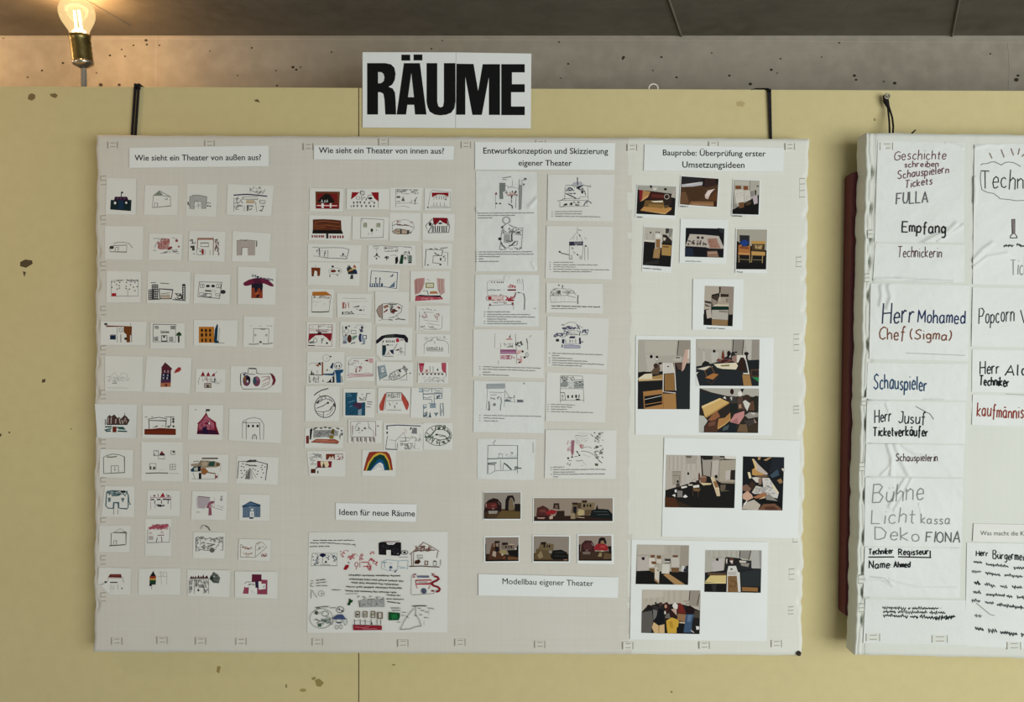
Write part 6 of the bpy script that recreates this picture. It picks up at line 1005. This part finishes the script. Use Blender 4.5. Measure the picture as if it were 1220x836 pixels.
note(H(420), '1033,477 1150.5,479 1150,528.5 1031.5,527', 'sheet with two lines of black writing, the lower line bold',
 "T#24262c 8 234,462,108,82,-6 'Herr'|T#24262c 8 390,464,176,80,4 'Jusuf'|T#141618 9 222,548,362,62,2 'Ticketverkäufer'|Lg5 505,355 600,405 622,440", ridges=[([(1034,480),(1042,478),(1058,477)],1.4,.002),([(1056,480),(1059,490)],1.2,.002)])
note(H(420), '1032,528.5 1148.5,530 1147.5,568 1030,566.5', 'crumpled sheet with one small dark word',
 "T#46303a 6 372,716,275,50,0 'Schauspielerin'", ridges=[([(1058,530),(1063,545),(1062,566)],2,.0035),([(1067,530),(1074,548),(1083,566)],2,.003),([(1075,530),(1090,540),(1110,545)],1.2,.002),([(1050,566),(1060,556),(1064,548)],1.4,.002)])
note(H(560), '1031,568.5 1147.5,570 1145.5,652 1029.5,650.5', 'sheet with large pencil words in four rows, ending in capitals',
 "T#7c7e7c 8 218,212,336,118,-18 'Bühne'|T#7c7e7c 7 212,350,284,96,0 'Licht'|T#7c7e7c 7 540,352,188,62,4 'kassa'|T#7c7e7c 7 236,458,290,84,8 'Deko'|T#56585a 8 572,472,222,68,2 'FIONA'", ridges=[([(1078,571),(1070,585),(1060,603)],1.6,.0025),([(1086,571),(1077,590),(1066,607)],1.4,.002),([(1095,600),(1098,612)],1,.0015)])
note(H(560), '1030.5,651.2 1145,652.7 1143.5,712 1028.5,710', 'sheet with two underlined bold black words and a name line',
 "T#141618 8 194,556,160,38,-6 'Techniker'|T#141618 8 392,558,196,42,-2 'Regisseur'|Lk9 192,573 362,572;388,571 606,576|Lk9 600,530 600,576|T#141618 8 197,648,132,50,-4 'Name'|T#141618 8 338,642,128,42,-2 ': Ahmed'|L#a8aca8 5 200,700 300,712 335,745", ridges=[([(1031,690),(1050,689),(1064,697)],1.1,.002),([(1060,690),(1090,697),(1140,699)],1,.0015)])
note(H(685), '1031,713 1150.5,714.5 1151,768 1028.5,766', 'sheet with three lines of small dark green-black writing near the bottom edge',
 "W#1a2622 15 285,213 470,219|W#1a2622 15 480,219 670,219|W#1a2622 15 290,240 700,248|W#1a2622 16 290,264 520,276|W#12201e 19 530,274 640,282;650,282 762,272|W#12201e 17 640,282 762,274")
# right-hand column, running out of the photograph
note((1130, 165, 11.14), '1161,172 1290,170.5 1290,341 1159,338.5', 'sheet with a cloud-framed title, a drawn plunger and more words',
 "T#2c2e30 15 432,655,560,250,16 'Techn'|Lg11 430,355 450,335 520,332 560,312 610,308 650,325 705,352 740,325 790,310 860,318 920,345 960,372|Lg10 430,440 425,520 430,600 445,680 520,715 600,728 650,765 690,800 800,808 900,825 1003,820 1100,830|L#7c7268 17 545,190 580,265;700,145 740,250;830,130 865,225;945,130 925,215;1015,200 975,240;1080,215 1050,250|"
 "P#7a7072 841,1072 882,1072 882,1265 858,1270|Lk10 841,1072 848,1265 825,1290 820,1320 910,1318 908,1295 882,1265 882,1072 841,1072|Rw 845,1282,890,1298|L#1c1e20 12 825,1320 912,1316|W#1e2022 22 735,1425 870,1418|W#1e2022 22 905,1405 1045,1440|T#2a2c2e 8 1062,1112,360,78,-8 'Toiletten'|W#2a2c2e 26 1090,1205 1300,1190|W#1e2022 32 1095,1248 1300,1255|W#2a2c2e 22 1205,1345 1330,1350|L#2a2c2e 9 1090,1200 1330,1190|T#74767a 9 830,1818,338,222,-20 'Ticket'|T#5c5e60 10 1270,1790,60,90,0 'v'", ridges=[([(1161.5,212),(1162,226),(1161.5,240)],1.4,.003),([(1160,310),(1172,297),(1182,290)],2,.003),([(1160,318),(1176,306),(1200,302)],1.4,.002),([(1163,175),(1178,172),(1192,173)],1.5,.002)])
note(H(290), '1159,342 1290,344.5 1290,415 1157.5,412.5', 'sheet with a black handwritten word about popcorn, right edge of the photo',
 "T#2c3036 8 920,525,232,104,-10 'Popcorn'|T#2c3036 8 1196,520,90,84,0 'W'")
note(H(420), '1158.5,416 1290,418.5 1290,469 1158,466.5', 'sheet below the popcorn sheet with two black lines, the lower bold',
 "T#24262a 9 928,142,126,80,-6 'Herr'|T#24262a 10 1092,148,150,70,0 'Ald'|T#14161a 10 922,214,196,62,8 'Techniker'|Ll5 1100,272 1225,278")
note(H(420), '1159,470 1290,473.5 1290,510 1158,506', 'sheet with one brick red handwritten word, at the right edge of the photo',
 "T#7a3026 9 908,418,370,86,20 'kaufmännisch'")
o = sheet('heading_strip', ONE, '1160,623.5 1290,626.5 1290,647 1159,644.5', '', d=RBOARD_D)
lettering('Was macht die Kü', 1168, 1223.5, 637.3, 637.9, o['_d'] + 0.0003, mat('#4a4c4c', 0.8), o)
tag(o, 'printed strip beginning with a small grey question, right edge of the photo', 'sign')
note(ONE, '1152,646 1290,649 1290,775 1150,769', 'sheet with many lines of slanting black handwriting, lower right corner of the photo',
 "T#1e2022 1.5 1163,662,14,7,0 'Herr'|T#1e2022 1.4 1183,665,52,10,4 'Bürgermeister'|W#3a3c3e 2.6 1160,669 1170,670|W#3a3c3e 2.6 1175,672 1202,675|W#3a3c3e 2.8 1208,676 1240,678|W#4a4c4e 2.4 1158,680 1169,681|W#3a3c3e 2.6 1174,682 1192,685|W#3a3c3e 2.6 1197,685 1240,688|W#2a2c2e 4.6 1161,694 1168,695|W#4a4c4e 3 1173,696 1186,698|W#4a4c4e 2.4 1192,698 1200,699|W#3a3c3e 2.6 1206,699 1240,702|W#4a4c4e 3 1160,705 1169,706|W#3a3c3e 2.6 1175,708 1206,710|W#3a3c3e 2.6 1212,711 1240,713|W#4a4c4e 2.8 1158,715 1168,716|W#4a4c4e 2.6 1174,717 1184,719|W#3a3c3e 2.8 1188,720 1220,724|W#6a6c6c 2.4 1161,733 1170,734|Lg0.8 1163,718 1180,732 1185,733|W#2a2c2e 3.4 1162,748 1172,750|W#2a2c2e 3.2 1178,751 1188,752|W#2a2c2e 3.4 1192,753 1212,755|W#2a2c2e 3 1217,756 1240,757")
for o in list(COL.objects):
    if '_d' in o: del o['_d']
